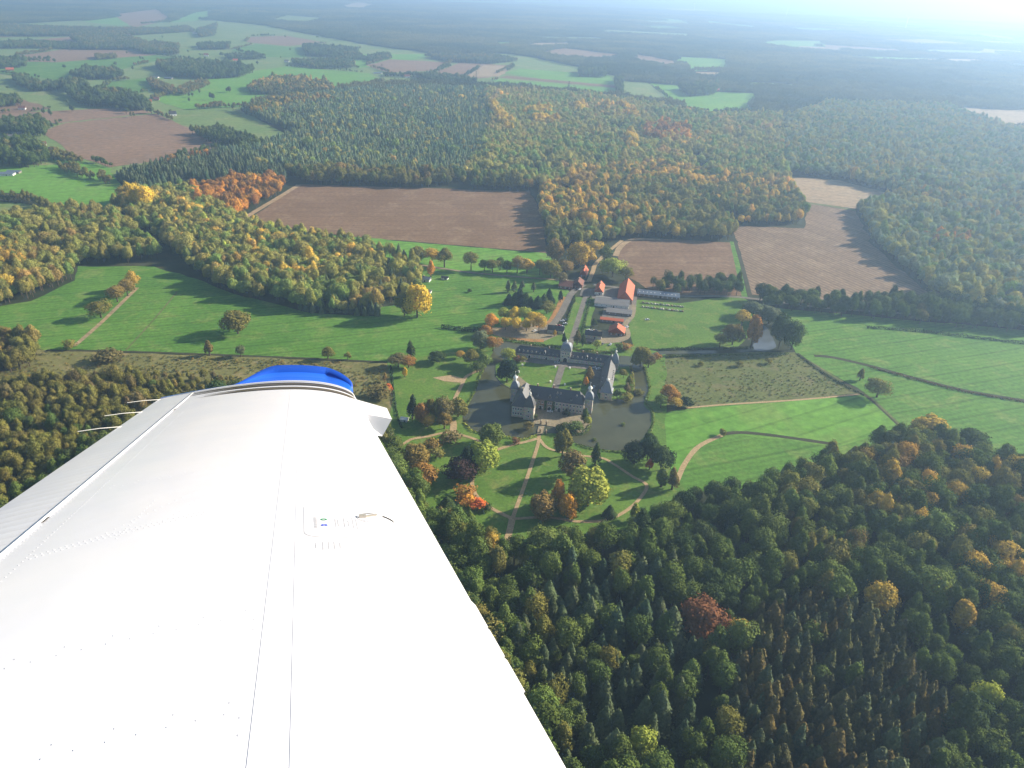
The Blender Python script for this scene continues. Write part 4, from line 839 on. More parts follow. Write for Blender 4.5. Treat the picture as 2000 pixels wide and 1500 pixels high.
TC = {'dkgreen': (.034, .052, .019), 'green': (.058, .082, .022), 'midgreen': (.078, .105, .028), 'olive': (.110, .104, .029), 'brown': (.150, .108, .036), 'rust': (.200, .105, .032), 'orange': (.36, .175, .030), 'gold': (.27, .185, .038), 'yellow': (.38, .27, .035),
      'ygreen': (.17, .19, .035), 'red': (.38, .095, .028), 'crimson': (.115, .054, .028), 'spruce': (.048, .074, .044), 'pine': (.068, .086, .046), 'larch': (.072, .074, .036), 'greygreen': (.082, .098, .055), 'purple': (.035, .022, .022), 'dark': (.016, .028, .016), 'umber': (.098, .080, .034)}
TC = {k: tuple(c * 1.75 for c in v) for k, v in TC.items()}
CN = {'dkgreen': 'dark green', 'green': 'green', 'midgreen': 'fresh green', 'olive': 'olive', 'brown': 'brown', 'rust': 'rust brown', 'orange': 'orange', 'gold': 'golden', 'yellow': 'yellow', 'ygreen': 'yellow green', 'red': 'red', 'crimson': 'dark red', 'spruce': 'blue green', 'pine': 'grey green', 'larch': 'brownish', 'greygreen': 'grey green', 'purple': 'dark purple', 'dark': 'very dark', 'umber': 'dull brown'}
BLT, CFT = [], []           # forest trees: x, y, height, radius factor, colour name, wood
MIXES = {
 'conif': ('c', [('spruce', 5), ('pine', 5), ('dkgreen', 1.5), ('olive', .7)], 6.4), 'larch': ('c', [('larch', 6), ('pine', 1), ('umber', 2), ('olive', 1.6)], 5.8),
 'mixed': ('b', [('dkgreen', 1.5), ('green', 4), ('midgreen', 2.5), ('olive', 6), ('brown', 2.6), ('gold', 2), ('ygreen', 1.2)], 8.2), 'autumn': ('b', [('green', 3), ('olive', 5), ('midgreen', 1), ('gold', 2.6), ('brown', 3), ('rust', .6), ('orange', .45)], 8.4),
 'orange': ('b', [('orange', 5), ('rust', 3), ('gold', 2), ('olive', 1)], 8.2), 'golden': ('b', [('gold', 4), ('olive', 4), ('ygreen', 3), ('brown', 1)], 8.2), 'yellow': ('b', [('yellow', 5), ('gold', 3)], 7.0), 'dark': ('b', [('dkgreen', 5), ('green', 4), ('olive', 2), ('greygreen', 2)], 8.6), 'near': ('b', [('dkgreen', 6), ('green', 6), ('midgreen', 2), ('olive', 3), ('brown', 1.2), ('gold', .8), ('rust', .3)], 9.5),
 'leftwood': ('b', [('green', 4), ('olive', 6), ('umber', 2), ('brown', 1.6), ('gold', .6)], 7.2), 'umber': ('b', [('umber', 4), ('olive', 4), ('brown', 2), ('dkgreen', 2)], 7.0), 'hazy': ('b', [('dkgreen', 2), ('green', 4), ('greygreen', 2.5), ('olive', 5), ('brown', 1.5), ('gold', 1)], 8.6)}
def wood(px, mix, name, hs=1.0, keepopen=False, thin=1.0, metres=False, but=(), br=1.0):  # br scales foliage colour per wood, painting in haze and light differences
    kind, pal, sp = MIXES[mix]; poly = np.array(px if metres else gpoly(px)); P = grid(poly, sp / math.sqrt(thin))
    if not keepopen:
        bad = np.zeros(len(P), bool)
        for q in OPEN[OPENSKIP:]: bad |= inside(P, q)
        P = P[~bad]
    if mix in ('mixed', 'autumn', 'conif') and len(P) > 200: P = P[(vnoise(P, 0.017, 4) + 0.35 * vnoise(P, 0.06, 8)) > -0.42]
    for q, keep in but:
        P = P[~inside(P, np.array(gpoly(q))) | (rng.uniform(size=len(P)) < keep)]
    if not len(P): return
    names = [p[0] for p in pal]; wts = np.array([p[1] for p in pal], float); wts /= wts.sum(); cum = np.cumsum(wts)
    f = vnoise(P, 0.02, len(px)) * 0.55 + vnoise(P, 0.006, 3) * 0.5; u = rng.uniform(size=len(P)); t = np.clip(0.5 + f * 0.75, 0, 0.999) * 0.62 + u * 0.38
    order = rng.permutation(len(names)) if 0 else np.arange(len(names)); ix = np.clip(np.searchsorted(cum, t), 0, len(names) - 1)
    h = hs * (1 + 0.22 * vnoise(P, 0.03, 9)) * rng.normal(1.0, 0.15, len(P)).clip(0.6, 1.45); k = rng.normal(1.0, 0.12, len(P)).clip(0.7, 1.35)
    (BLT if kind == 'b' else CFT).extend((P[i, 0], P[i, 1], h[i], k[i], names[ix[i]], name, br) for i in range(len(P)))
OPENSKIP = 0
# woods of the middle distance and the foreground
wood([(470, 220), (520, 205), (560, 196), (720, 176), (850, 175), (950, 178), (970, 230), (940, 300), (900, 345), (600, 349), (570, 335), (480, 320), (430, 305), (560, 270), (590, 262)], 'conif', 'the big central wood', br=1.65)
wood([(480, 225), (720, 180), (950, 180), (970, 230), (900, 345), (600, 349), (480, 320), (590, 262)], 'mixed', 'the big central wood', 0.95, False, 0.12, br=1.9)
wood([(470, 220), (560, 196), (640, 195), (660, 205), (560, 215), (500, 232)], 'autumn', 'the big central wood')
wood([(945, 180), (1100, 188), (1215, 200), (1235, 260), (1200, 330), (1060, 372), (900, 350), (960, 250)], 'mixed', 'the big central wood', br=1.95)
wood([(1215, 200), (1330, 222), (1400, 232), (1525, 230), (1530, 340), (1560, 400), (1480, 360), (1300, 340), (1200, 345), (1235, 260)], 'mixed', 'the big central wood', br=1.95)
wood([(1060, 372), (1200, 335), (1300, 335), (1480, 355), (1562, 395), (1578, 425), (1550, 440), (1440, 440), (1428, 470), (1330, 476), (1240, 462), (1205, 470), (1130, 485), (1076, 490), (1050, 420)], 'autumn', 'the big central wood', br=1.35)
wood([(560, 338), (900, 348), (1050, 372), (1036, 374), (600, 360)], 'mixed', 'the edge above the ploughed field')
wood([(1255, 255), (1300, 250), (1345, 258), (1345, 285), (1300, 290), (1255, 280)], 'orange', 'the rust patch in the central wood', 1.15)
for q in [[(1025, 222), (1075, 222), (1075, 232), (1025, 232)], [(1120, 218), (1140, 216), (1145, 226), (1122, 228)], [(1205, 216), (1235, 222), (1248, 240), (1235, 240)], [(1044, 244), (1090, 246), (1085, 254), (1044, 250)], [(1222, 280), (1240, 275), (1238, 305), (1224, 306)], [(955, 205), (985, 235), (990, 262), (970, 250)], [(985, 255), (1000, 250), (1000, 268), (985, 266)], [(1180, 214), (1188, 214), (1188, 228), (1180, 228)]]:
    wood(q, 'yellow', 'the yellow groups of the central wood', 1.2, False, 0.8)
wood([(222, 350), (300, 322), (430, 305), (480, 322), (560, 340), (560, 358), (520, 352), (430, 350), (330, 362), (280, 372)], 'conif', 'the strip above the orange trees')
wood([(300, 318), (400, 302), (410, 312), (320, 332)], 'orange', 'the orange crowns at the strip top', 0.95, False, 0.6)
wood([(370, 380), (460, 362), (535, 358), (556, 362), (540, 384), (490, 412), (455, 432), (420, 420), (380, 405)], 'orange', 'the orange wood corner by the ploughed field')
wood([(280, 385), (370, 380), (455, 432), (470, 440), (560, 462), (660, 478), (720, 492), (810, 505), (828, 545), (830, 590), (760, 612), (640, 612), (530, 600), (440, 572), (390, 540), (330, 490), (240, 420), (210, 405)], 'mixed', 'the wood below the ploughed field', br=1.75)
wood([(280, 382), (370, 380), (440, 425), (520, 470), (560, 520), (500, 530), (400, 480), (320, 440)], 'autumn', 'the wood below the ploughed field', 1.0, False, 0.7, br=1.7)
wood([(300, 420), (560, 470), (800, 510), (820, 590), (640, 605), (440, 565), (330, 485)], 'conif', 'the wood below the ploughed field', 1.1, False, 0.13, br=1.0)
wood([(250, 400), (440, 425), (640, 480), (760, 520), (720, 560), (520, 560), (380, 500)], 'golden', 'the wood below the ploughed field', 1.05, False, 0.55, br=1.6)
wood([(240, 398), (275, 392), (300, 410), (290, 420), (250, 412)], 'yellow', 'the yellow poplars by the left wood', 1.35)
wood([(640, 595), (760, 600), (790, 600), (760, 618), (660, 620), (540, 606)], 'conif', 'the young conifers above the meadow', 0.7)
wood([(-60, 432), (60, 425), (130, 415), (230, 430), (290, 478), (310, 505), (290, 512), (150, 516), (140, 548), (60, 586), (0, 600), (-120, 640), (-120, 470)], 'mixed', 'the left wood', br=1.5)
wood([(-80, 500), (40, 490), (60, 560), (0, 598), (-80, 600)], 'autumn', 'the left wood', 1.0, False, 0.8)
wood([(-60, 392), (60, 390), (130, 420), (120, 428), (40, 402), (-60, 402)], 'umber', 'the hedge above the left wood', 0.7)
wood([(-100, 690), (0, 660), (70, 668), (88, 700), (60, 722), (0, 735), (-100, 740)], 'umber', 'the brown grove at the left edge', 0.8, True)
wood([(-250, 760), (0, 765), (120, 752), (260, 750), (330, 760), (360, 800), (330, 830), (200, 900), (0, 1010), (-350, 1100)], 'leftwood', 'the wood behind the wing', 0.75, True)
wood([(220, 745), (330, 738), (430, 740), (470, 755), (400, 780), (300, 770)], 'umber', 'the low scrub wood by the marsh', 0.45, True)
wood([(-350, 1000), (0, 1000), (330, 830), (480, 780), (600, 800), (760, 880), (840, 1010), (900, 1080), (1000, 1250), (1150, 1700), (-400, 1700)], 'near', 'the wood under the wing', 1.1, True, 0.8)
wood([(1530, 236), (1620, 205), (1760, 210), (1850, 215), (1920, 240), (2000, 265), (2150, 290), (2150, 660), (2000, 630), (1900, 612), (1838, 592), (1792, 552), (1708, 480), (1674, 412), (1768, 388), (1640, 350), (1532, 340)], 'hazy', 'the right wood', br=1.9)
wood([(1570, 300), (1700, 320), (1800, 360), (2100, 400), (2100, 470), (1850, 430), (1700, 380), (1600, 340)], 'autumn', 'the right wood', 1.0, False, 0.35)
wood([(1800, 470), (1880, 470), (1900, 490), (1820, 500)], 'orange', 'the rust patch in the right wood', 1.0, False, 0.6)
wood([(1478, 585), (1640, 592), (1838, 595), (2050, 622), (2050, 655), (1880, 640), (1700, 624), (1560, 612), (1490, 602)], 'dark', 'the tree belt along the lane', 0.9, True)
wood([(1272, 560), (1330, 556), (1440, 560), (1450, 578), (1330, 578), (1275, 572)], 'dark', 'the tree row above the grey shed', 0.8, True)
LARCH = [(1440, 1230), (1560, 1180), (1760, 1250), (1830, 1400), (1800, 1600), (1440, 1600), (1400, 1400)]
MIXC = [(990, 1130), (1180, 1110), (1340, 1140), (1380, 1260), (1340, 1500), (1100, 1520), (1000, 1320)]
NEARW = wood([(1215, 1076), (1275, 1035), (1312, 990), (1350, 985), (1500, 955), (1640, 910), (1700, 880), (1790, 868), (1900, 905), (2010, 925), (2350, 960), (2350, 1750), (1500, 1750), (1100, 1720), (960, 1330), (900, 1180), (845, 1055), (890, 1050), (950, 1076), (985, 1092), (1012, 1092), (1100, 1084)], 'near', 'the near wood', 1.1, True, but=((LARCH, .05), (MIXC, .55)), br=0.95)
wood(MIXC, 'conif', 'the near wood', 1.15, True, 0.45, br=0.85)
wood(LARCH, 'larch', 'the larch stand of the near wood', 1.12, True, br=.85)
wood([(1640, 930), (1800, 880), (2050, 930), (2100, 1300), (1900, 1300), (1700, 1100)], 'autumn', 'the near wood', 1.2, True, 0.25)
wood([(790, 950), (830, 1000), (880, 1022), (930, 1040), (985, 1085), (900, 1150), (820, 1030)], 'autumn', 'the garden edge', 0.8, True, 0.8)
# far groves of the open country
OPENSKIP = len(OPEN)
for q, mx, hs in [
 ([(140, 150), (170, 140), (230, 142), (243, 150), (225, 156), (160, 156)], 'dark', 1), ([(305, 132), (340, 124), (450, 130), (495, 142), (470, 152), (400, 156), (330, 150)], 'dark', 1.1), ([(285, 160), (300, 158), (350, 182), (340, 188), (300, 175)], 'umber', .7), ([(350, 185), (400, 162), (405, 160), (410, 168), (360, 188)], 'umber', .6),
 ([(28, 152), (75, 165), (120, 172), (110, 178), (60, 180), (30, 165)], 'dark', .9), ([(118, 166), (170, 170), (175, 178), (130, 182)], 'dark', 1.1), ([(130, 182), (180, 190), (210, 185), (250, 188), (300, 215), (260, 218), (215, 212), (170, 210), (140, 195)], 'dark', 1.1), ([(0, 120), (50, 122), (52, 132), (0, 136)], 'dark', 1), ([(185, 112), (225, 110), (230, 115), (190, 118)], 'umber', .7),
 ([(0, 88), (60, 84), (160, 90), (170, 98), (60, 95), (0, 96)], 'dark', .8), ([(140, 78), (230, 70), (290, 88), (350, 92), (350, 108), (280, 106), (260, 98), (170, 98)], 'hazy', 1), ([(0, 52), (150, 58), (300, 60), (370, 56), (380, 62), (260, 70), (100, 72), (0, 72)], 'hazy', .9), ([(385, 90), (450, 88), (448, 97), (390, 98)], 'dark', .9), ([(440, 112), (500, 108), (520, 116), (450, 118)], 'dark', .8), ([(385, 62), (425, 50), (420, 70), (390, 75)], 'hazy', 1),
 ([(570, 122), (680, 120), (690, 134), (620, 135), (575, 128)], 'dark', .8), ([(590, 92), (700, 100), (700, 112), (620, 112), (598, 108)], 'dark', 1), ([(485, 175), (540, 156), (610, 156), (650, 172), (665, 182), (600, 184), (500, 186)], 'autumn', .9), ([(395, 208), (430, 204), (440, 209), (400, 212)], 'umber', .5), ([(0, 195), (40, 196), (45, 206), (0, 212)], 'dark', .8), ([(0, 245), (80, 235), (95, 250), (90, 268), (50, 268), (0, 262)], 'dark', .9),
 ([(0, 285), (70, 278), (90, 300), (100, 318), (60, 330), (0, 325)], 'dark', 1), ([(95, 300), (140, 308), (165, 322), (150, 322), (100, 312)], 'umber', .7), ([(110, 325), (150, 330), (185, 350), (170, 352), (130, 340)], 'umber', .6), ([(190, 345), (218, 356), (215, 364), (195, 358)], 'umber', .7), ([(375, 262), (420, 258), (480, 275), (470, 290), (410, 280)], 'dark', .9), ([(790, 148), (870, 150), (930, 158), (930, 164), (840, 160)], 'dark', .8), ([(718, 112), (760, 108), (765, 116), (720, 122)], 'dark', .8), ([(640, 110), (700, 108), (720, 118), (660, 120)], 'dark', .7), ([(830, 112), (960, 112), (1010, 120), (960, 126), (880, 122)], 'hazy', .9),
 ([(1130, 140), (1180, 142), (1182, 152), (1130, 150)], 'dark', 1), ([(1200, 158), (1214, 158), (1216, 190), (1206, 190)], 'dark', 1), ([(1325, 175), (1400, 168), (1395, 186), (1345, 190)], 'dark', 1.1), ([(-200, 270), (-20, 280), (-10, 330), (-200, 330)], 'dark', 1), ([(440, 282), (470, 275), (520, 290), (480, 305)], 'dark', 1.0), ([(748, 146), (790, 148), (788, 152), (750, 150)], 'dark', .6), ([(510, 20), (480, 32), (430, 30), (440, 18)], 'hazy', 1)]:
    wood(q, mx, 'the far groves', hs, True)
for nm, px, mt, lay, lb in FAR[:16] + FAR[18:21]:
    for a, b in list(zip(px, px[1:] + px[:1]))[::2]:
        A, B = G(*a), G(*b); d = (B - A) / np.linalg.norm(B - A); nn = np.array([-d[1], d[0]]) * 4.5; B = A + (B - A) * rnd.uniform(.35, .95)
        wood([A - nn, B - nn, B + nn, A + nn], rnd.choice(['umber', 'dark', 'dark']), 'the far hedgerows', rnd.uniform(.4, .75), True, 1.1, True)
rs = np.array([G(rnd.uniform(-50, 720), rnd.uniform(70, 240)) for _ in range(90)])
for q in rs:
    wood([q + (-5, -5), q + (5, -5), q + (5, 5), q + (-5, 5)], 'dark', 'the far groves', rnd.uniform(.45, .9), True, 1.0, True)
OPENSKIP = 0

# ------------------------------------------------------------------ single trees of the park, the fields and the lanes
def single(name, model, x, y, z, h, rad, tint, label, group=None, seed=0, cat='tree'):
    e = empty(name, x, y, z, (seed * 2.399) % 6.283); e.scale = (rad / model.r, rad / model.r, h / model.h); tag(e, label, cat, group)
    j = random.Random(seed); k = j.uniform(0.88, 1.12)
    c = link('crown', model.crown, e); c['tint'] = [tint[0] * k * j.uniform(.94, 1.06), tint[1] * k, tint[2] * k * j.uniform(.9, 1.1)]
    link('trunk', model.trunk, e); return e
ONE = [  # centre u, top v, bottom v, width px, kind, colour, label
 (465, 606, 660, 52, 'p', 'olive', 'big lone oak standing in the left meadow'), (410, 665, 697, 18, 'n', 'umber', 'pointed brown tree on the marsh ditch'), (471, 675, 699, 16, 'b', 'greygreen', 'small pale tree right of the pointed brown one'), (641, 677, 705, 24, 'b', 'olive', 'round olive tree on the ditch before the wing tip'), (679, 688, 705, 12, 'u', 'olive', 'small bush on the ditch near the wing tip'),
 (137, 664, 684, 20, 'u', 'olive', 'bush at the near end of the sandy track'), (216, 688, 712, 42, 'u', 'umber', 'low brown thicket in the marsh'), (198, 586, 626, 36, 'b', 'olive', 'nearest tree beside the sandy meadow track'), (230, 556, 594, 30, 'b', 'brown', 'second tree beside the sandy meadow track'), (250, 545, 582, 26, 'b', 'brown', 'third tree beside the sandy meadow track'), (263, 528, 570, 26, 'b', 'gold', 'farthest tree beside the sandy meadow track'),
 (74, 385, 402, 16, 'b', 'dkgreen', 'single dark tree above the left hedge'), (247, 210, 224, 12, 'b', 'dkgreen', 'dark tree on the edge of the narrow brown field'),
 (959, 828, 877, 48, 'p', 'midgreen', 'large round green tree between moat and sandy path'), (946, 858, 932, 58, 'p2', 'ygreen', 'large yellow green lime beside the curving path'), (900, 895, 950, 58, 'p', 'purple', 'dark purple copper beech left of the garden lawn'), (914, 868, 935, 30, 'p3', 'dark', 'dark tall tree between beech and lime'),
 (1098, 836, 898, 40, 'p3', 'olive', 'tall olive tree beside the bridge path'), (1116, 880, 944, 48, 'p', 'umber', 'dull brown tree above the big yellow green one'), (1148, 910, 1000, 78, 'p', 'ygreen', 'huge yellow green tree on the right garden lawn'), (1088, 935, 1000, 30, 'p3', 'orange', 'narrow orange tree behind the golden one'), (1107, 962, 1018, 38, 'p2', 'orange', 'bright orange maple at the garden centre'), (1060, 960, 1018, 52, 'p', 'brown', 'brown beech left of the orange maple'),
 (1162, 868, 912, 20, 'n', 'dkgreen', 'slim dark yew on the right lawn path'), (1238, 862, 912, 42, 'p', 'dark', 'left dark tree of the group at the moat corner'), (1264, 842, 905, 36, 'p', 'dkgreen', 'tall dark tree of the group at the moat corner'), (1290, 870, 925, 42, 'p', 'dkgreen', 'right dark green tree of the group at the moat corner'), (1268, 896, 920, 16, 'n', 'red', 'small bright red maple under the dark trees'),
 (1291, 915, 955, 26, 'n', 'midgreen', 'slim green tree at the end of the right path'), (1312, 915, 960, 24, 'n', 'umber', 'slim brown tree at the start of the near wood'), (1190, 985, 1012, 20, 'c', 'dkgreen', 'small dark conifer on the lower right lawn'), (1238, 985, 1020, 22, 'n', 'ygreen', 'small yellow green tree by the lower right path'), (1245, 1010, 1044, 34, 'b', 'midgreen', 'light round tree below the lower right path'),
 (806, 773, 822, 22, 'n', 'dark', 'dark columnar tree left of the yew group'), (824, 785, 832, 30, 'p', 'rust', 'rust tree in the group left of the moat'), (842, 775, 826, 24, 'p3', 'olive', 'olive tree in the middle of the group left of the moat'), (866, 776, 830, 38, 'p', 'umber', 'broad dull tree in the group left of the moat'), (895, 776, 820, 36, 'p', 'olive', 'round olive tree at the moat side of the group'), (868, 806, 842, 28, 'b', 'brown', 'small brown tree at the foot of the group'), (835, 810, 838, 26, 'b', 'gold', 'small golden tree at the foot of the group'),
 (815, 866, 918, 50, 'p', 'brown', 'brown tree beside the wing edge'), (828, 905, 958, 46, 'p', 'rust', 'rust red tree beside the wing edge'), (845, 858, 884, 28, 'u', 'brown', 'round brown bush in the left garden'), (852, 876, 898, 26, 'u', 'olive', 'olive bush in the left garden'), (908, 953, 976, 36, 'u', 'rust', 'round rust bush beside the curving path'), (914, 968, 990, 30, 'u', 'orange', 'orange bush beside the curving path'), (932, 976, 1002, 30, 'u', 'red', 'fiery red bush at the path fork'), (950, 984, 1000, 18, 'u', 'dkgreen', 'small dark bush at the path fork'),
 (873, 968, 1010, 34, 'c', 'dkgreen', 'dark conifer at the garden edge near the wing'), (990, 700, 752, 40, 'p2', 'dark', 'broad dark conifer at the courtyard corner'), (994, 682, 708, 26, 'b', 'ygreen', 'yellow tree at the end of the gate range'), (1011, 696, 708, 14, 'u', 'crimson', 'dark red shrub at the end of the gate range'), (1022, 698, 710, 14, 'u', 'olive', 'olive shrub beside the dark red shrub'), (1151, 718, 748, 16, 'n', 'brown', 'thin brown tree on the courtyard lawn'), (1144, 738, 756, 12, 'n', 'orange', 'small orange maple on the courtyard lawn'),
 (938, 644, 688, 34, 'p', 'greygreen', 'grey green willow at the upper left moat corner'), (950, 635, 660, 22, 'b', 'rust', 'rust tree behind the grey green willow'), (963, 656, 690, 28, 'b', 'rust', 'orange brown tree on the upper moat bank'), (899, 685, 702, 14, 'b', 'gold', 'small golden tree left of the moat'), (920, 683, 716, 28, 'p', 'olive', 'olive tree on the left moat bank'), (932, 706, 732, 26, 'b', 'green', 'green tree below the olive bank tree'), (946, 690, 724, 26, 'b', 'midgreen', 'fresh green tree hanging over the left moat'), (854, 686, 712, 30, 'p', 'dkgreen', 'round dark tree at the meadow corner'), (803, 667, 702, 18, 'n', 'dkgreen', 'dark upright tree at the meadow corner'), (778, 690, 722, 32, 'b', 'umber', 'brown copse tree at the meadow corner'), (798, 696, 722, 26, 'b', 'rust', 'rust copse tree at the meadow corner'), (791, 718, 738, 12, 'n', 'yellow', 'tiny yellow tree on the playground lawn'), (752, 728, 748, 10, 'n', 'brown', 'small brown tree near the wing tip'), (740, 755, 782, 40, 'u', 'umber', 'low brown scrub behind the wing tip'), (758, 750, 768, 14, 'u', 'red', 'red shrub behind the wing tip'),
 (1250, 674, 722, 38, 'p', 'olive', 'olive tree at the upper right moat corner'), (1266, 690, 722, 26, 'b', 'umber', 'dull tree beside the upper right moat corner'), (1282, 690, 704, 16, 'u', 'rust', 'rust shrub at the head of the rough pasture'), (1306, 752, 792, 36, 'b', 'rust', 'rust topped tree on the right moat bank'), (1318, 776, 800, 24, 'b', 'gold', 'golden tree on the right moat bank'), (1338, 776, 796, 22, 'u', 'dark', 'dark bush on the right moat bank'), (1290, 770, 800, 22, 'b', 'midgreen', 'green tree on the right moat bank'),
 (1712, 740, 782, 40, 'b', 'olive', 'lone olive tree on the meadow ditch'), (1679, 720, 745, 14, 'n', 'olive', 'thin young tree above the lone ditch tree'), (1410, 838, 852, 14, 'u', 'olive', 'bush at the bend of the sandy track'), (1368, 706, 716, 10, 'u', 'olive', 'small bush on the rough pasture at the left'), (1443, 705, 718, 12, 'u', 'olive', 'small bush on the rough pasture in the middle'), (1500, 700, 712, 12, 'u', 'olive', 'small bush on the rough pasture at the right'),
 (1466, 612, 686, 34, 'p3', 'rust', 'tall rust tree beside the pond'), (1430, 632, 680, 40, 'p', 'umber', 'brown tree left of the pond'), (1448, 605, 640, 26, 'b', 'gold', 'golden tree above the pond'), (1520, 610, 688, 40, 'p', 'dkgreen', 'dark tree on the right of the pond'), (1545, 625, 688, 36, 'p', 'green', 'outer green tree on the right of the pond'), (1500, 596, 640, 44, 'p', 'greygreen', 'broad grey tree behind the pond'), (1470, 588, 625, 40, 'p', 'greygreen', 'grey tree on the lane above the pond'), (1405, 650, 684, 24, 'b', 'olive', 'small olive tree at the paddock corner'),
 (815, 550, 628, 52, 'p2', 'yellow', 'big yellow willow at the end of the wood'), (842, 509, 543, 16, 'n', 'orange', 'bright orange poplar by the garden building'), (790, 570, 622, 36, 'p', 'olive', 'olive tree beside the yellow willow'),
 (814, 478, 520, 30, 'p', 'olive', 'first tree of the lane row next to the wood'), (844, 484, 520, 28, 'b', 'gold', 'golden topped tree of the lane row'), (868, 484, 526, 26, 'b', 'olive', 'round tree of the lane row above the lawn'), (920, 490, 532, 26, 'b', 'olive', 'tall lone tree in the middle of the lane row'), (946, 506, 532, 18, 'b', 'green', 'small green tree of the lane row'), (962, 505, 536, 24, 'b', 'olive', 'dense tree of the lane row'), (977, 502, 530, 14, 'b', 'green', 'slim tree of the lane row behind the dense one'), (990, 508, 536, 18, 'b', 'green', 'dark tree of the lane row'), (1010, 500, 538, 28, 'b', 'brown', 'brown crowned tree of the lane row'), (1029, 505, 538, 26, 'b', 'gold', 'yellowish tree of the lane row'), (1054, 505, 540, 18, 'b', 'olive', 'thin tree at the right end of the lane row'),
 (1075, 506, 548, 36, 'p', 'olive', 'large olive tree at the lane corner'), (1082, 462, 520, 34, 'p', 'brown', 'tall brown tree at the ploughed field corner'), (1104, 508, 540, 28, 'b', 'brown', 'brown tree behind the small orange roofed house'), (1130, 470, 530, 44, 'p', 'gold', 'golden oak above the small orange roofed house'), (1150, 490, 522, 24, 'b', 'gold', 'smaller golden tree above the lane'), (1196, 502, 548, 46, 'p', 'ygreen', 'pale yellow green lime beside the brown field'), (1222, 520, 552, 26, 'b', 'olive', 'olive tree right of the pale lime'), (1180, 480, 515, 24, 'b', 'green', 'green tree where the lane enters the wood'), (1094, 530, 560, 26, 'b', 'umber', 'dull tree left of the brown roofed house'), (1160, 470, 500, 26, 'b', 'gold', 'gold tree at the wood corner'),
 (960, 612, 646, 26, 'b', 'orange', 'orange tree at the left of the car park'), (985, 600, 634, 20, 'b', 'ygreen', 'first yellow lime of the car park back row'), (1004, 600, 634, 22, 'b', 'yellow', 'second yellow lime of the car park back row'), (1024, 598, 634, 24, 'b', 'ygreen', 'third yellow lime of the car park back row'), (1042, 608, 642, 24, 'b', 'yellow', 'fourth yellow lime of the car park back row'), (987, 618, 648, 20, 'b', 'yellow', 'first yellow lime of the car park front row'), (1008, 620, 650, 18, 'b', 'yellow', 'second yellow lime of the car park front row'), (1028, 622, 650, 18, 'b', 'yellow', 'third yellow lime of the car park front row'), (1052, 614, 654, 24, 'b', 'gold', 'broad golden lime at the right of the car park'),
 (994, 572, 596, 16, 'c', 'dark', 'leftmost dark spruce of the group above the limes'), (1006, 568, 598, 16, 'c', 'dkgreen', 'second dark spruce of the group above the limes'), (1015, 556, 598, 18, 'c', 'dark', 'tallest dark spruce of the group above the limes'), (1027, 570, 600, 18, 'c', 'dkgreen', 'fourth dark spruce of the group above the limes'), (1036, 578, 602, 16, 'c', 'dark', 'fifth dark spruce of the group above the limes'), (1050, 576, 604, 18, 'c', 'dark', 'sixth dark spruce of the group above the limes'), (1062, 572, 600, 18, 'c', 'dkgreen', 'seventh dark spruce of the group above the limes'), (1072, 562, 594, 16, 'c', 'dark', 'dark spruce beside the road bend'), (1094, 568, 592, 10, 'n', 'dark', 'slim dark cypress beside the road'), (1068, 590, 616, 26, 'b', 'olive', 'olive tree between spruces and road'), (992, 548, 572, 10, 'n', 'greygreen', 'first young pale tree on the meadow'), (1004, 549, 572, 12, 'n', 'greygreen', 'second young pale tree on the meadow'), (1020, 548, 566, 10, 'n', 'greygreen', 'third young pale tree on the meadow'), (1042, 552, 572, 10, 'n', 'greygreen', 'fourth young pale tree on the meadow'), (917, 564, 572, 7, 'u', 'dkgreen', 'small dark shrub in the middle of the meadow'),
 (1101, 650, 676, 10, 'n', 'dark', 'dark cypress left of the castle bridge'), (1127, 645, 676, 14, 'n', 'umber', 'left dull yew right of the castle bridge'), (1138, 652, 678, 10, 'n', 'dkgreen', 'right dark yew right of the castle bridge'), (1083, 645, 658, 8, 'n', 'gold', 'tiny golden tree before the left lodge'), (1166, 664, 684, 16, 'b', 'ygreen', 'yellow green tree below the right lodge'), (1160, 622, 640, 12, 'n', 'dkgreen', 'dark shrub tree behind the right lodge'), (1208, 670, 688, 14, 'u', 'green', 'green shrub on the farm moat bank'), (1222, 674, 686, 20, 'u', 'rust', 'brown shrub on the farm moat bank'),
 (1046, 810, 820, 7, 'u', 'midgreen', 'clipped green ball left in the forecourt'), (1142, 800, 830, 16, 'n', 'green', 'dark green tree at the right forecourt wall'), (1148, 815, 835, 12, 'b', 'ygreen', 'yellow green bush at the right forecourt wall'), (1106, 800, 816, 12, 'u', 'dark', 'dark bush in the forecourt'), (1032, 826, 844, 20, 'u', 'umber', 'bare brown shrub beside the forecourt wall'), (1124, 826, 846, 26, 'u', 'green', 'green shrub at the front forecourt hedge'), (1100, 828, 846, 24, 'u', 'dkgreen', 'dark shrub at the front forecourt hedge'), (1205, 762, 782, 14, 'u', 'dkgreen', 'dark shrub on the right castle bank'), (1224, 770, 786, 22, 'u', 'olive', 'olive shrub on the right castle bank'), (1228, 735, 756, 14, 'n', 'olive', 'thin tree on the right castle bank'), (1224, 750, 770, 14, 'n', 'umber', 'bare tree on the right castle bank'), (1217, 722, 742, 14, 'b', 'olive', 'small tree on the right castle bank'),
 (1246, 762, 772, 16, 'u', 'olive', 'shrub islet in the right arm of the moat'), (1217, 826, 832, 8, 'u', 'midgreen', 'small green islet in the right moat'), (1160, 856, 862, 8, 'u', 'green', 'small islet near the lower moat bank'), (878, 850, 868, 34, 'u', 'umber', 'low rock garden shrub beside the sandy path'), (1007, 860, 867, 16, 'u', 'crimson', 'low dark red bed on the moat lawn'),
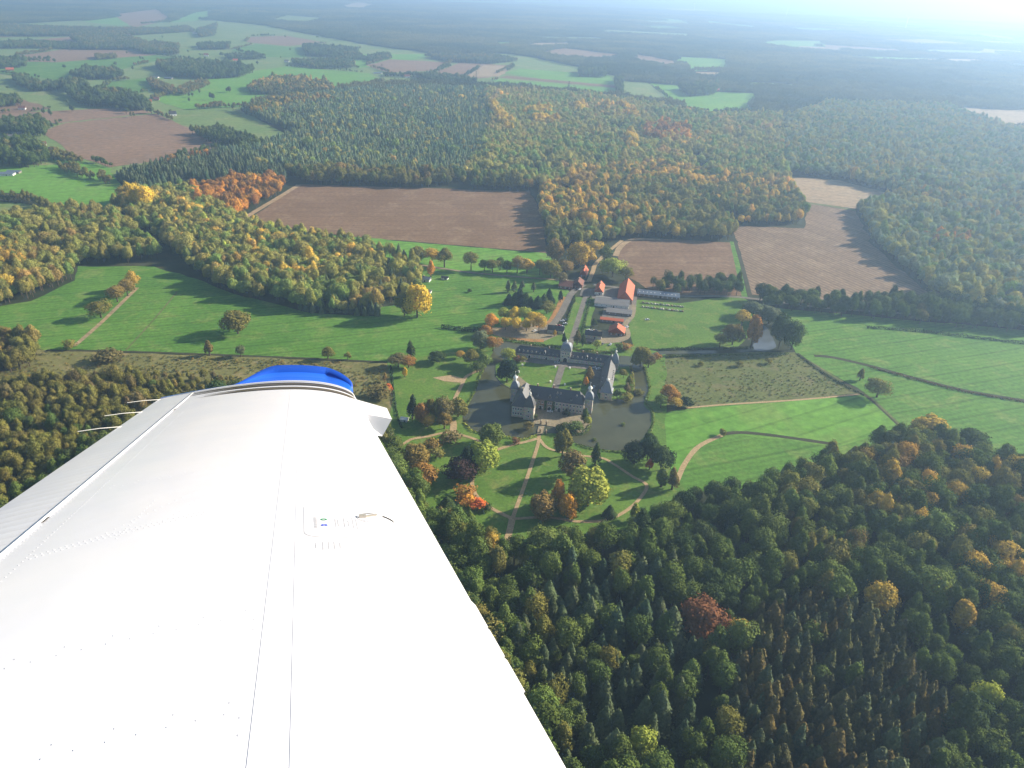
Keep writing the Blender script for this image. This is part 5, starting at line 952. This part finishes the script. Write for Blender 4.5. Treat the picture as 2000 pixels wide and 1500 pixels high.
 (1100, 1030, 1062, 34, 'p', 'green', 'green tree at the wood edge below the garden'), (1060, 1028, 1062, 30, 'c', 'spruce', 'blue green conifer at the wood edge below the garden'), (1810, 810, 868, 66, 'p', 'gold', 'golden oak at the corner of the near wood'), (1890, 838, 892, 56, 'p', 'dkgreen', 'broad dark oak at the meadow edge of the near wood'), (1365, 1172, 1250, 78, 'p', 'crimson', 'dark red beech in the near wood'), (1352, 1180, 1215, 32, 'b', 'orange', 'orange crown beside the dark red beech'), (1440, 1215, 1268, 50, 'p', 'gold', 'golden beech right of the dark red one'), (1250, 1425, 1490, 52, 'p', 'ygreen', 'yellow green tree near the bottom of the wood'), (1865, 1172, 1245, 50, 'p3', 'gold', 'pointed golden tree in the near wood'), (1915, 1335, 1400, 50, 'p', 'ygreen', 'yellow green tree among dark conifers at the right'), (1708, 1140, 1210, 60, 'p', 'gold', 'orange topped tree above the larch stand'),
]
KM = {'p': lambda k: PK[k % 3], 'p2': lambda k: PK[1], 'p3': lambda k: PK[3], 'n': lambda k: NR[k % 2], 'b': lambda k: BL[k % 7], 'u': lambda k: BU[k % 3], 'c': lambda k: CF[k % 4]}
TAKEN = []
for k, (u, vt, vb, wp, kd, cn, lb) in enumerate(ONE):
    p = G(u, vb - 0.16 * wp); s = PPM(p); mdl = KM[kd](k); rad = wp / 2 / s * 1.3; h = max(ZAT(vt + 0.05 * wp, p), rad * 0.9)
    zz = 0.55 if (985 < u < 1236 and 690 < vb < 790) or (1040 < u < 1155 and 795 < vb < 847) else 0.1
    single({'c': 'conifer_tree', 'u': 'garden_bush'}.get(kd, 'park_tree'), mdl, p[0], p[1], zz, h, rad, TC[cn], lb, None, k + 1, {'c': 'conifer', 'u': 'bush'}.get(kd, 'tree')); TAKEN.append((p[0], p[1], rad))
TAKEN = np.array(TAKEN)

# ------------------------------------------------------------------ forest trees: the ones that show largest stand singly, the rest is woodland
WINGPX = np.array([(-50, 1000), (330, 765), (530, 715), (690, 720), (775, 815), (1120, 1560), (-50, 1560)])
def treelabel(x, y, h, k, cn, label, wd):
    u, v = PROJ(x, y, 10)
    if wd in ('the near wood', 'the larch stand of the near wood'):
        col = 'near the wing edge' if u < 1180 + (v - 1050) * 0.3 else 'near the right edge' if u > 1850 else 'right of the middle' if u > 1620 else 'in the middle' if u > 1400 else 'left of the middle'
        row = 'along the top of' if v < 1050 else 'high up in' if v < 1150 else 'half way down' if v < 1260 else 'low down in' if v < 1380 else 'at the bottom of'
        place = '%s %s, %s' % (row, wd, col)
    else: place = 'in %s, %s' % (wd, 'at its left end' if u < 120 else 'at its right end' if u > 1500 else 'towards the wing' if v > 690 else 'in its middle')
    sz = 'small ' if h * k < 0.9 * HS.get(wd, 1) else 'broad ' if k > 1.12 else 'tall ' if h > 1.12 * HS.get(wd, 1) else ''
    return ('%s%s %s %s' % (sz, CN[cn], label, place)).replace(' the larch stand of the near wood', ' the larch stand')
HS = {'the near wood': 1.1}
def split(lst, models, colobj, name, cat, nmax, label, fname, flabel):
    A = np.array([(t[0], t[1], t[2], t[3]) for t in lst]); keep = np.ones(len(A), bool)
    for x, y, r in TAKEN: keep &= (np.abs(A[:, 0] - x) > r * 0.75 + 1.5) | (np.abs(A[:, 1] - y) > r * 0.75 + 1.5)
    ids = np.nonzero(keep)[0]; D = A[ids, :2]; c = (np.stack([D[:, 0], D[:, 1], np.full(len(D), -CAMH + 12)], 1)) @ BAS
    uv = np.stack([1000 + FPX * c[:, 0] / c[:, 2], 750 + FPX * c[:, 1] / c[:, 2]], 1)
    vis = (c[:, 2] > 0) & (uv[:, 0] > 10) & (uv[:, 0] < 1990) & (uv[:, 1] < 1490) & ~inside(uv, WINGPX)
    order = ids[np.argsort(np.where(vis, c[:, 2], 1e9))][:nmax]; chosen = set(order.tolist())
    for n, i in enumerate(order):
        x, y, h, k, cn, wd, br = lst[i]; mdl = models[n % len(models)]
        single(name, mdl, x, y, 0, mdl.h * h, mdl.r * h * k, k3(TC[cn], br), treelabel(x, y, h, k, cn, label, wd), 'trees of ' + wd, 1000 + int(i), cat)
    rest = [i for i in ids.tolist() if i not in chosen]; R = A[rest]; n = len(rest)
    tint = np.array([k3(TC[lst[i][4]], lst[i][6]) for i in rest]) * rng.uniform(0.8, 1.2, (n, 1)) * rng.uniform(0.93, 1.07, (n, 3))
    scl = np.stack([R[:, 2] * R[:, 3], R[:, 2] * R[:, 3], R[:, 2]], 1)
    scatter(fname, np.concatenate([R[:, :2], np.zeros((n, 1))], 1), scl, rng.uniform(0, 6.28, n), rng.integers(0, len(models), n), tint, colobj, flabel, 'forest')
    return n
nb = split(BLT, BL, C_BL, 'broadleaf_tree', 'tree', 290, 'tree', 'broadleaf_forest', 'mass of autumn broadleaf woodland')
nc = split(CFT, CF, C_CF, 'forest_conifer', 'conifer', 290, 'conifer', 'conifer_forest', 'mass of dark conifer woodland')
# hazy far woods beyond two kilometres
def far_poly(y0, y1): return np.array([(-0.80 * y0 - 200, y0), (0.80 * y0 + 200, y0), (0.80 * y1 + 200, y1), (-0.80 * y1 - 200, y1)])
Ps = []
for y0, y1, sp in ((1650, 3200, 33), (3200, 6000, 40), (6000, 11000, 62)):
    P = grid(far_poly(y0, y1), sp); bad = np.zeros(len(P), bool)
    for q in OPEN: bad |= inside(P, q)
    P = P[~bad]
    if y0 < 2000:                                     # the nearer woods there are planted tree by tree
        F = np.concatenate([np.array([t[:2] for t in BLT]), np.array([t[:2] for t in CFT])]); F = F[F[:, 1] > 1500]
        cell = set(map(tuple, np.floor(F / 20).astype(int))); P = P[[tuple(np.floor(p / 20).astype(int)) not in cell for p in P]]
    Ps.append((P, sp / 36))
P = np.concatenate([p for p, s in Ps]); sc = np.concatenate([np.full(len(p), s) for p, s in Ps]); n = len(P); f = vnoise(P, 0.0025, 5) + 0.5 * vnoise(P, 0.009, 6)
base = np.array(TC['dkgreen']) * 0.9 + np.clip(0.5 + f, 0, 1)[:, None] * (np.array(TC['olive']) - np.array(TC['dkgreen']))
scatter('far_woodland', np.concatenate([P, np.zeros((n, 1))], 1), np.stack([sc, sc, rng.uniform(.8, 1.15, n)], 1), rng.integers(0, 4, n) * 1.5708, rng.integers(0, 5, n), base * rng.uniform(.85, 1.2, (n, 1)), C_GR, 'hazy forest reaching to the horizon', 'forest')
# marsh tussocks, pasture tussocks, bank scrub
def tufts(name, px, sp, cols, s0, s1, label, cat='scrub', colobj=None, nm=4, z=0.0):
    P = grid(np.array(gpoly(px)), sp); n = len(P); f = vnoise(P, 0.035, 2); P = P[(f + rng.uniform(-.5, .5, n)) > -0.25]; n = len(P)
    t = np.array([TC[c] for c in cols])[rng.integers(0, len(cols), n)] * rng.uniform(.75, 1.25, (n, 1)); s = rng.uniform(s0, s1, n)
    scatter(name, np.concatenate([P, np.full((n, 1), z)], 1), np.stack([s, s, s * rng.uniform(.6, 1.1, n)], 1), rng.uniform(0, 6.28, n), rng.integers(0, nm, n), t, colobj or C_TU, label, cat)
tufts('marsh_scrub', [(-200, 690), (90, 690), (400, 697), (755, 712), (765, 760), (700, 800), (300, 800), (-200, 790)], 3.0, ['olive', 'olive', 'greygreen', 'olive', 'brown'], 0.5, 1.15, 'olive tussocks and low scrub of the marsh')
tufts('pasture_tussocks', [(1288, 705), (1400, 694), (1550, 692), (1675, 766), (1510, 780), (1350, 793), (1300, 786)], 3.6, ['olive', 'olive', 'greygreen', 'midgreen'], 0.4, 0.9, 'tussocks of the rough pasture')

# ------------------------------------------------------------------ hedges
def hedge(pts, wd, ht, cols, label, metres=False, dens=5.0, name='hedge'):
    P = [np.asarray(p, float) for p in pts] if metres else gpoly(pts); P = crom(P, 6, False) if len(P) > 2 else P
    c0 = P[0]; r = np.random.default_rng(len(label) * 7); Q, Nn, T = [], [], []
    for a, b in zip(P[:-1], P[1:]):
        L = np.linalg.norm(b - a)
        if L < 0.01: continue
        d = (b - a) / L; nr = np.array([-d[1], d[0]]); k = max(2, int(L * dens * (wd + 2 * ht) / 4)); t = r.uniform(0, L, k); th = r.uniform(-0.15, math.pi + 0.15, k)
        x = a + d * t[:, None]; bl = 0.75 + 0.5 * np.array([mnoise.noise(Vector((p[0] * .12, p[1] * .12, 1))) for p in x]); rr = (bl * r.uniform(.8, 1.12, k))
        Q.append(np.stack([x[:, 0] + nr[0] * np.cos(th) * wd / 2 * rr - c0[0], x[:, 1] + nr[1] * np.cos(th) * wd / 2 * rr - c0[1], np.maximum(np.sin(th), 0.05) * ht * rr], 1))
        Nn.append(np.stack([nr[0] * np.cos(th), nr[1] * np.cos(th), np.sin(th)], 1) + 0.35 * r.normal(size=(k, 3)))
    V, F = quads(np.concatenate(Q), np.concatenate(Nn), 0.55, r); me = np_mesh(name, V, F, [M['leaf']]); o = link(name, me); o.location = (c0[0], c0[1], 0.1)
    o['tint'] = list(TC[cols]); tag(o, label, 'hedge'); return o
hedge([(862, 640), (895, 644), (945, 648)], 6, 4.5, 'dark', 'dark hedge between the two left meadows')
hedge([(1124, 576), (1115, 605), (1106, 636)], 2.2, 1.6, 'dkgreen', 'dark clipped hedge on the left of the avenue')
hedge([(1154, 580), (1146, 612), (1140, 640), (1136, 655)], 3.0, 2.2, 'dkgreen', 'dark hedge on the right of the avenue')
hedge([(975, 662), (1010, 668), (1060, 675), (1098, 680)], 4.5, 2.4, 'green', 'green hedge along the upper moat bank')
hedge([(1120, 682), (1150, 688), (1200, 690)], 3.5, 2.0, 'olive', 'olive hedge on the farm moat bank')
hedge([(1285, 684), (1350, 682), (1420, 682), (1470, 680)], 4.0, 2.6, 'dkgreen', 'dark hedge above the stream')
hedge([(1290, 697), (1350, 696), (1430, 694), (1540, 692)], 3.5, 2.0, 'green', 'dark hedge below the stream')
hedge([(1258, 716), (1266, 742), (1268, 765), (1262, 785), (1275, 808), (1273, 838), (1256, 862)], 3.0, 1.4, 'midgreen', 'green reeds along the right moat bank', name='reed_bank')
hedge([(1124, 868), (1160, 878), (1217, 883), (1248, 866)], 3.0, 1.1, 'midgreen', 'green reeds along the near right moat bank', name='reed_bank')
hedge([(905, 826), (926, 844), (968, 851), (1020, 858), (1048, 850)], 3.0, 1.1, 'ygreen', 'grassy reeds along the near left moat bank', name='reed_bank')
hedge([(948, 714), (934, 744), (924, 770), (907, 800)], 2.5, 1.2, 'midgreen', 'reeds along the left moat bank', name='reed_bank')
hedge([(1085, 838), (1110, 847), (1138, 848), (1152, 832)], 4.0, 2.2, 'green', 'clipped hedge round the palace forecourt')
hedge([(1700, 718), (1800, 745), (1900, 769), (2040, 792)], 3.0, 2.0, 'umber', 'ragged brown hedge along the curved ditch')
hedge([(1556, 692), (1620, 738), (1688, 773)], 2.5, 1.2, 'dkgreen', 'low dark hedge along the straight ditch')
hedge([(1232, 716), (1236, 745), (1234, 770)], 3.5, 2.2, 'olive', 'shrubs on the right castle bank', name='reed_bank')
hedge([(763, 715), (768, 760), (776, 812), (786, 838)], 2.0, 1.8, 'dark', 'narrow dark clipped hedge near the wing tip')
hedge([(1690, 640), (1800, 648), (1900, 660), (2040, 676)], 4, 3.0, 'dkgreen', 'hedge along the top of the right meadow')

# ------------------------------------------------------------------ the aircraft's own wing, banked, with the eye 0.8 m above its chord line
WX, WY, WZ = Vector((0.9612, 0.2598, -0.0929)), Vector((-0.2755, 0.8864, -0.3720)), Vector((-0.0143, 0.3832, 0.9236))   # towards leading edge, towards tip, up
wo = Vector((0, 0, CAMH)) - WZ * 0.80
wing = link('aircraft_wing', None); wing.empty_display_size = 0.3
wing.matrix_world = Matrix(((WX[0], WY[0], WZ[0], wo[0]), (WX[1], WY[1], WZ[1], wo[1]), (WX[2], WY[2], WZ[2], wo[2]), (0, 0, 0, 1)))
tag(wing, 'white riveted aircraft wing with striped end and blue tip', 'wing')
QLE, CH = 0.434, 1.53
def _yt(x): return 5 * .15 * (.2969 * math.sqrt(max(x, 0)) - .126 * x - .3516 * x * x + .2843 * x ** 3 - .1036 * x ** 4)
def _yc(x): return .02 / .16 * (.8 * x - x * x) if x < .4 else .02 / .36 * (.2 + .8 * x - x * x)
def zu(x): return (_yt(x) + _yc(x)) * 1.55
def zl(x): return (-_yt(x) * 0.75 + _yc(x) * 0.6) * 1.53
def wp(x, s, dz=0.0): return (QLE - CH * x, s, zu(x) + dz)
mw, t, p = newmat('white_aircraft_paint'); geo = N(t, 'ShaderNodeNewGeometry')
tcw = N(t, 'ShaderNodeTexCoord'); nz = noise_fac(t, 3.0, 4, 0.5, tcw.outputs['Object'])
t.links.new(ramp(t, nz, [(0.3, (0.70, 0.70, 0.74)), (0.7, (0.75, 0.735, 0.75))]), p.inputs['Base Color']); p.inputs['Roughness'].default_value = 0.38; p.inputs['Coat Weight'].default_value = 0.35; p.inputs['Coat Roughness'].default_value = 0.12
bm_ = N(t, 'ShaderNodeBump'); bm_.inputs['Strength'].default_value = 0.16; bm_.inputs['Distance'].default_value = 0.02; t.links.new(noise_fac(t, 4.0, 2, 0.5, tcw.outputs['Object']), bm_.inputs['Height']); t.links.new(bm_.outputs[0], p.inputs['Normal']); t.links.new(bm_.outputs[0], p.inputs['Coat Normal'])
M['wing'] = mw; M['wing_blue'] = surf('blue_aircraft_paint', (0.012, 0.11, 0.62), 0.04, 3.0, 0.3, 0, 0.5, 0, 0.5); M['seam'] = surf('panel_joint', (0.70, 0.71, 0.76), 0.1, 3.0, 0.6); M['gold'] = surf('gold_stripe', (0.11, 0.085, 0.05), 0.1, 3.0, 0.4); M['ink'] = surf('black_stripe', (0.025, 0.022, 0.022), 0.1, 3.0, 0.4); M['silver'] = surf('silver_stripe', (0.42, 0.43, 0.44), 0.05, 3.0, 0.35)
M['print'] = surf('grey_placard_print', (0.52, 0.52, 0.55), 0.1, 3.0, 0.6); M['cap'] = surf('fuel_cap_metal', (0.55, 0.50, 0.42), 0.1, 4.0, 0.35, 0, 0.5, 0.6); M['printg'] = surf('green_placard_mark', (0.02, 0.25, 0.10), 0.1, 3.0, 0.5); M['printb'] = surf('blue_placard_mark', (0.03, 0.08, 0.6), 0.1, 3.0, 0.5)
def wgrid(name, xs, ss, fz, mat, parent=wing, flip=False):
    V = [fz(x, s) for s in ss for x in xs]; nx = len(xs); F = [(j * nx + i, j * nx + i + 1, (j + 1) * nx + i + 1, (j + 1) * nx + i) for j in range(len(ss) - 1) for i in range(nx - 1)]
    if not flip: F = [f[::-1] for f in F]
    m = MB(); m.add(V, F); return m.build(name, M[mat], parent, True)
lin = lambda a, b, n: [a + (b - a) * i / (n - 1) for i in range(n)]
XA = [0.825 * (i / 150) ** 1.8 for i in range(151)]
wgrid('wing_skin', XA, lin(-1.2, 6.42, 12), lambda x, s: wp(x, s), 'wing')
XL = [(i / 30) ** 1.6 for i in range(31)]
wgrid('lower_skin', XL, lin(-1.2, 6.42, 8), lambda x, s: (QLE - CH * x, s, zl(x) - 0.001), 'wing', flip=True)
wgrid('aileron', lin(0.8262, 1.0, 5), lin(0.6, 6.36, 500), lambda x, s: wp(x, s, 0.0009 * max(0.0, math.sin(s * 2 * math.pi / 0.085)) ** 2 * (1 if x < .99 else 0)), 'wing')
wgrid('wing_root_panel', lin(0.8262, 1.0, 5), lin(-1.2, 0.59, 4), lambda x, s: wp(x, s), 'wing')
def tip(x, r):
    k = max(0.0, min(1.0, (0.68 - x) / 0.26)); k = k * k * (3 - 2 * k); e = max(0.0, 1 - x / 0.14)
    s, z = [(6.425, zu(x)), (6.60 - .10 * e - .1 * (1 - k), zu(x) * .96), (6.76 - .18 * e - .22 * (1 - k), zu(x) * .86 + .01 * k), (6.84 - .21 * e - .30 * (1 - k), zu(x) * .86 + 0.05 * k * (1 - .3 * e * e)), (6.90 - .24 * e - .36 * (1 - k), zu(x) * .84 + 0.112 * k * (1 - .3 * e * e)), (6.93 - .25 * e - .37 * (1 - k), zu(x) * .80 + 0.10 * k * (1 - .3 * e * e)), (6.91 - .25 * e - .36 * (1 - k), zl(x) * .8)][r]
    return (QLE - CH * x, s, z)
TX = [1.0 * (i / 44) ** 1.5 for i in range(45)]
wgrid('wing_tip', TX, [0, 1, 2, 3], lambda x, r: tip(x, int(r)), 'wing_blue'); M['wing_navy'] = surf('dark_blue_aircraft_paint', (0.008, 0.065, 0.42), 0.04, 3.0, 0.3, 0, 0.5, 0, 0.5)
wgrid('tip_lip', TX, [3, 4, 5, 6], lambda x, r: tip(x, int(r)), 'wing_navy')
m = MB(); m.add([(QLE - CH * x, 6.425, zu(x)) for x in XL] + [(QLE - CH * x, 6.425, zl(x)) for x in XL], [(i, i + 1, 31 + i + 1, 31 + i) for i in range(30)]); m.build('end_rib', M['wing'], wing)
def band(name, x0, x1, s0f, s1f, mat, dz, n=50):
    xs = [x0 + (x1 - x0) * i / (n - 1) for i in range(n)]
    m = MB(); m.add([wp(x, s0f(x), dz) for x in xs] + [wp(x, s1f(x), dz) for x in xs], [(i, n + i, n + i + 1, i + 1) for i in range(n - 1)]); return m.build(name, M[mat], wing, True)
def tp(x, a, b): return max(0.0, min(1.0, (b - x) / (b - a)))
for nm, a, b, xe, mt, dz in (('stripe', 5.75, 5.80, .78, 'ink', .002), ('stripe', 5.80, 5.88, .74, 'gold', .002), ('stripe', 5.88, 5.92, .76, 'ink', .002), ('stripe', 6.02, 6.10, .95, 'ink', .002), ('stripe', 6.10, 6.15, .92, 'gold', .002), ('stripe', 6.15, 6.24, .94, 'ink', .002), ('stripe', 6.31, 6.37, .985, 'silver', .002)):
    band(nm, 0.004, min(xe, .824), lambda x, a=a, xe=xe: a + (0.10 if mt != 'silver' else 0) * (1 - tp(x, .35, xe + .05)), lambda x, b=b, a=a, xe=xe: a + (b - a) * max(tp(x, .5, xe + .02), .05) + (0.10 if mt != 'silver' else 0) * (1 - tp(x, .35, xe + .05)), mt, dz)
for xa, xb in ((.335, .3335), (.2968, .2955)): band('panel_joint', xa, xb, lambda x: -1.2, lambda x: 5.74, 'seam', .0008, 2)
m = MB(); m.add([wp(.3335, -1.2, .0010), wp(.304, -1.2, .0010), wp(.297, 5.74, .0010), wp(.3335, 5.74, .0010)], [(0, 1, 2, 3)]); m.build('skin_lap', M['wing'], wing)
rv = MB()
def rivet(x, s, r=0.0042):
    r *= .8
    c = wp(x, s); ring = [(c[0] + r * math.cos(k * 1.0472), c[1] + r * math.sin(k * 1.0472), zu(min(max(x - r * math.cos(k * 1.0472) / CH, 0), 1)) + .0002) for k in range(6)]
    top = [(c[0] + .55 * r * math.cos(k * 1.0472), c[1] + .55 * r * math.sin(k * 1.0472), c[2] + .0009) for k in range(6)]
    rv.add(ring + top, [(k, (k + 1) % 6, 6 + (k + 1) % 6, 6 + k) for k in range(6)] + [tuple(range(6, 12))])
rr = random.Random(3)
for i in range(170): rivet(.765, 0.9 + i * .03)
for i in range(180): rivet(.812, 0.6 + i * .032)
for i in range(46):
    x = .755 - i * .0092; s = 2.26 + i * .0056; rivet(x, s, .005); rivet(x - .002, s + .03, .005)
for sb in (1.12, 1.50, 3.05, 3.75, 4.5, 5.2):
    for i in range(15):
        x = .74 - i * .027; rivet(x, sb + .2 * (.74 - x), .0048)
        if i % 2 == 0: rivet(x - .003, sb + .2 * (.74 - x) + .035, .0048)
for i in range(14): rivet(.345, .75 + i * .38, .006); rivet(.346, .80 + i * .38, .006)
for x0, s0, x1, s1 in ((.66, 2.35, .52, 2.75), (.55, 2.4, .46, 2.85), (.48, 2.42, .44, 2.75), (.62, 2.3, .60, 2.7)):
    for i in range(14): rivet(x0 + (x1 - x0) * i / 13, s0 + (s1 - s0) * i / 13, .0036)
tag(rv.build('rivets', M['wing'], wing), None, None, None, 'stuff')
for s, x in ((2.72, .828), (5.35, .828)):
    m = MB(); m.add([wp(x - .012, s - .03, .002), wp(x + .004, s - .03, .002), wp(x + .004, s + .05, .002), wp(x - .012, s + .04, .002)], [(0, 1, 2, 3)]); m.build('hinge_slot', M['ink'], wing)
m = MB(); m.tube(wp(.8255, .6, .001), wp(.8255, 6.3, .001), .006, .006, 8); m.build('hinge_rod', M['wing'], wing, True)
# refuelling panel
def loop(name, pts, wd, mat, dz):
    n = len(pts); c = np.mean(pts, axis=0); A = [wp(*p, dz) for p in pts]; B = []
    for q in pts:
        d = np.array(q) - c; d2 = np.array([d[0] * CH, d[1]]); L = np.linalg.norm(d2); B.append(wp(c[0] + d[0] * (1 - wd / L), c[1] + d[1] * (1 - wd / L), dz))
    m = MB(); m.add(A + B, [(i, (i + 1) % n, n + (i + 1) % n, n + i) for i in range(n)]); return m.build(name, M[mat], wing)
def rrect(x0, x1, s0, s1, r):
    o = []
    for cx, cs, a0 in ((x1, s1, 0), (x0, s1, 90), (x0, s0, 180), (x1, s0, 270)):
        kx, ks = cx - math.copysign(r / CH, cx - (x0 + x1) / 2), cs - math.copysign(r, cs - (s0 + s1) / 2)
        o += [(kx + r / CH * math.cos(math.radians(a0 + t)), ks + r * math.sin(math.radians(a0 + t))) for t in range(0, 91, 15)]
    return [tuple(np.array(a) + (np.array(b) - np.array(a)) * j / 8) for a, b in zip(o, o[1:] + o[:1]) for j in range(8)]
loop('fuel_panel_edge', rrect(.072, .281, 2.10, 2.46, .045), .005, 'print', .0009)
circ = lambda x, s, r, n=28: [(x + r / CH * math.cos(2 * math.pi * i / n), s + r * math.sin(2 * math.pi * i / n)) for i in range(n)]
loop('fuel_cap_rim', circ(.139, 2.325, .060), .005, 'print', .0011)
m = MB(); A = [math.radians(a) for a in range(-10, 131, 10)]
m.add([wp(.139 - .060 / CH * math.cos(a), 2.325 + .060 * math.sin(a), .0013) for a in A] + [wp(.139 - (.060 - .012 * math.sin((a + .17) / 2.44 * math.pi)) / CH * math.cos(a), 2.325 + (.060 - .012 * math.sin((a + .17) / 2.44 * math.pi)) * math.sin(a), .0013) for a in A], [(i, i + 1, 15 + i + 1, 15 + i) for i in range(14)]); m.build('fuel_cap_shade', M['ink'], wing)  # flat dark crescent: painted shade of the sunken cap, no well is cut
cp = link('fuel_cap', None, wing); q = wp(.150, 2.322); cp.location = q
m = MB(); m.loft(0, 0, [(.040, -.004), (.040, .003), (.034, .006)], 20); m.build('cap_disc', M['wing'], cp)
m = MB(); m.box(-.034, -.012, -.008, .008, .004, .014); m.tube((-.02, 0, .006), (.022, .01, .010), .005, .004, 6); m.build('cap_latch', M['cap'], cp)
m = MB()
def dash(x, s0, s1, wd=.0035): m.add([wp(x, s0, .0011), wp(x - wd / CH, s0, .0011), wp(x - wd / CH, s1, .0011), wp(x, s1, .0011)], [(0, 1, 2, 3)])
for xk, a, b in ((.262, 2.19, 2.30), (.222, 2.20, 2.29), (.217, 2.21, 2.28), (.205, 2.19, 2.31), (.197, 2.21, 2.28), (.188, 2.19, 2.31), (.181, 2.19, 2.30), (.262, 2.0, 2.05), (.250, 1.985, 2.06), (.240, 1.99, 2.06), (.230, 1.99, 2.06), (.220, 2.0, 2.055)):
    s = a; wd = .010 if xk == .262 and a > 2.1 else .0045
    while s < b: L = rr.uniform(.003, .007); dash(xk, s, min(s + L, b), wd); s += L + rr.uniform(.002, .004)
m.build('placard_print', M['print'], wing)
loop('placard_mark', circ(.243, 2.275, .010, 14), .005, 'printg', .0012); loop('placard_mark', circ(.243, 2.215, .010, 14), .005, 'printb', .0012)
# leading edge pieces
for s0 in (1.40, 1.56, 1.72):
    m = MB(); m.add([(QLE - .045, s0, .058), (QLE + .010, s0 + .004, .002), (QLE - .045, s0, -.035), (QLE - .045, s0 + .15, .058), (QLE + .010, s0 + .146, .002), (QLE - .045, s0 + .15, -.035)], [(0, 1, 4, 3), (1, 2, 5, 4), (0, 2, 1), (3, 4, 5)]); m.build('stall_strip', M['wing'], wing)
m = MB(); m.add([(.30, 5.00, .085), (.60, 5.12, .005), (.62, 5.62, .012), (.30, 5.78, .092), (.34, 4.95, -.06), (.54, 5.16, -.12), (.55, 5.55, -.12), (.34, 5.75, -.06)], [(0, 1, 2, 3), (0, 4, 5, 1), (1, 5, 6, 2), (2, 6, 7, 3), (4, 7, 6, 5)]); m.build('landing_light_fairing', M['wing'], wing)
for s in (5.03, 5.67, 6.36):
    m = MB(); m.tube((QLE - CH * .985, s, .004), (QLE - CH - .09, s - .05, .004), .003, .0022, 6); m.tube((QLE - CH - .09, s - .05, .004), (QLE - CH - .20, s - .09, -.006), .0022, .0018, 6); m.build('static_wick', M['white'], wing)

# ------------------------------------------------------------------ the air: thin haze over the whole plain
hb = MB(); hb.box(-95000, 95000, -9500, 125000, -1.5, CAMH + 25); ho = hb.build('haze', None)
hm = bpy.data.materials.new('haze'); hm.use_nodes = True; ht = hm.node_tree; ht.nodes.remove(ht.nodes['Principled BSDF'])
pv = ht.nodes.new('ShaderNodeVolumePrincipled'); pv.inputs['Density'].default_value = 0.00017; pv.inputs['Color'].default_value = (0.47, 0.69, 1.0, 1); pv.inputs['Anisotropy'].default_value = 0.5
ht.links.new(pv.outputs[0], ht.nodes['Material Output'].inputs['Volume']); ho.data.materials.clear(); ho.data.materials.append(hm); tag(ho, 'pale blue autumn haze over the plain', None, None, 'stuff')
print('trees', len(BLT), len(CFT), nb, nc, n)
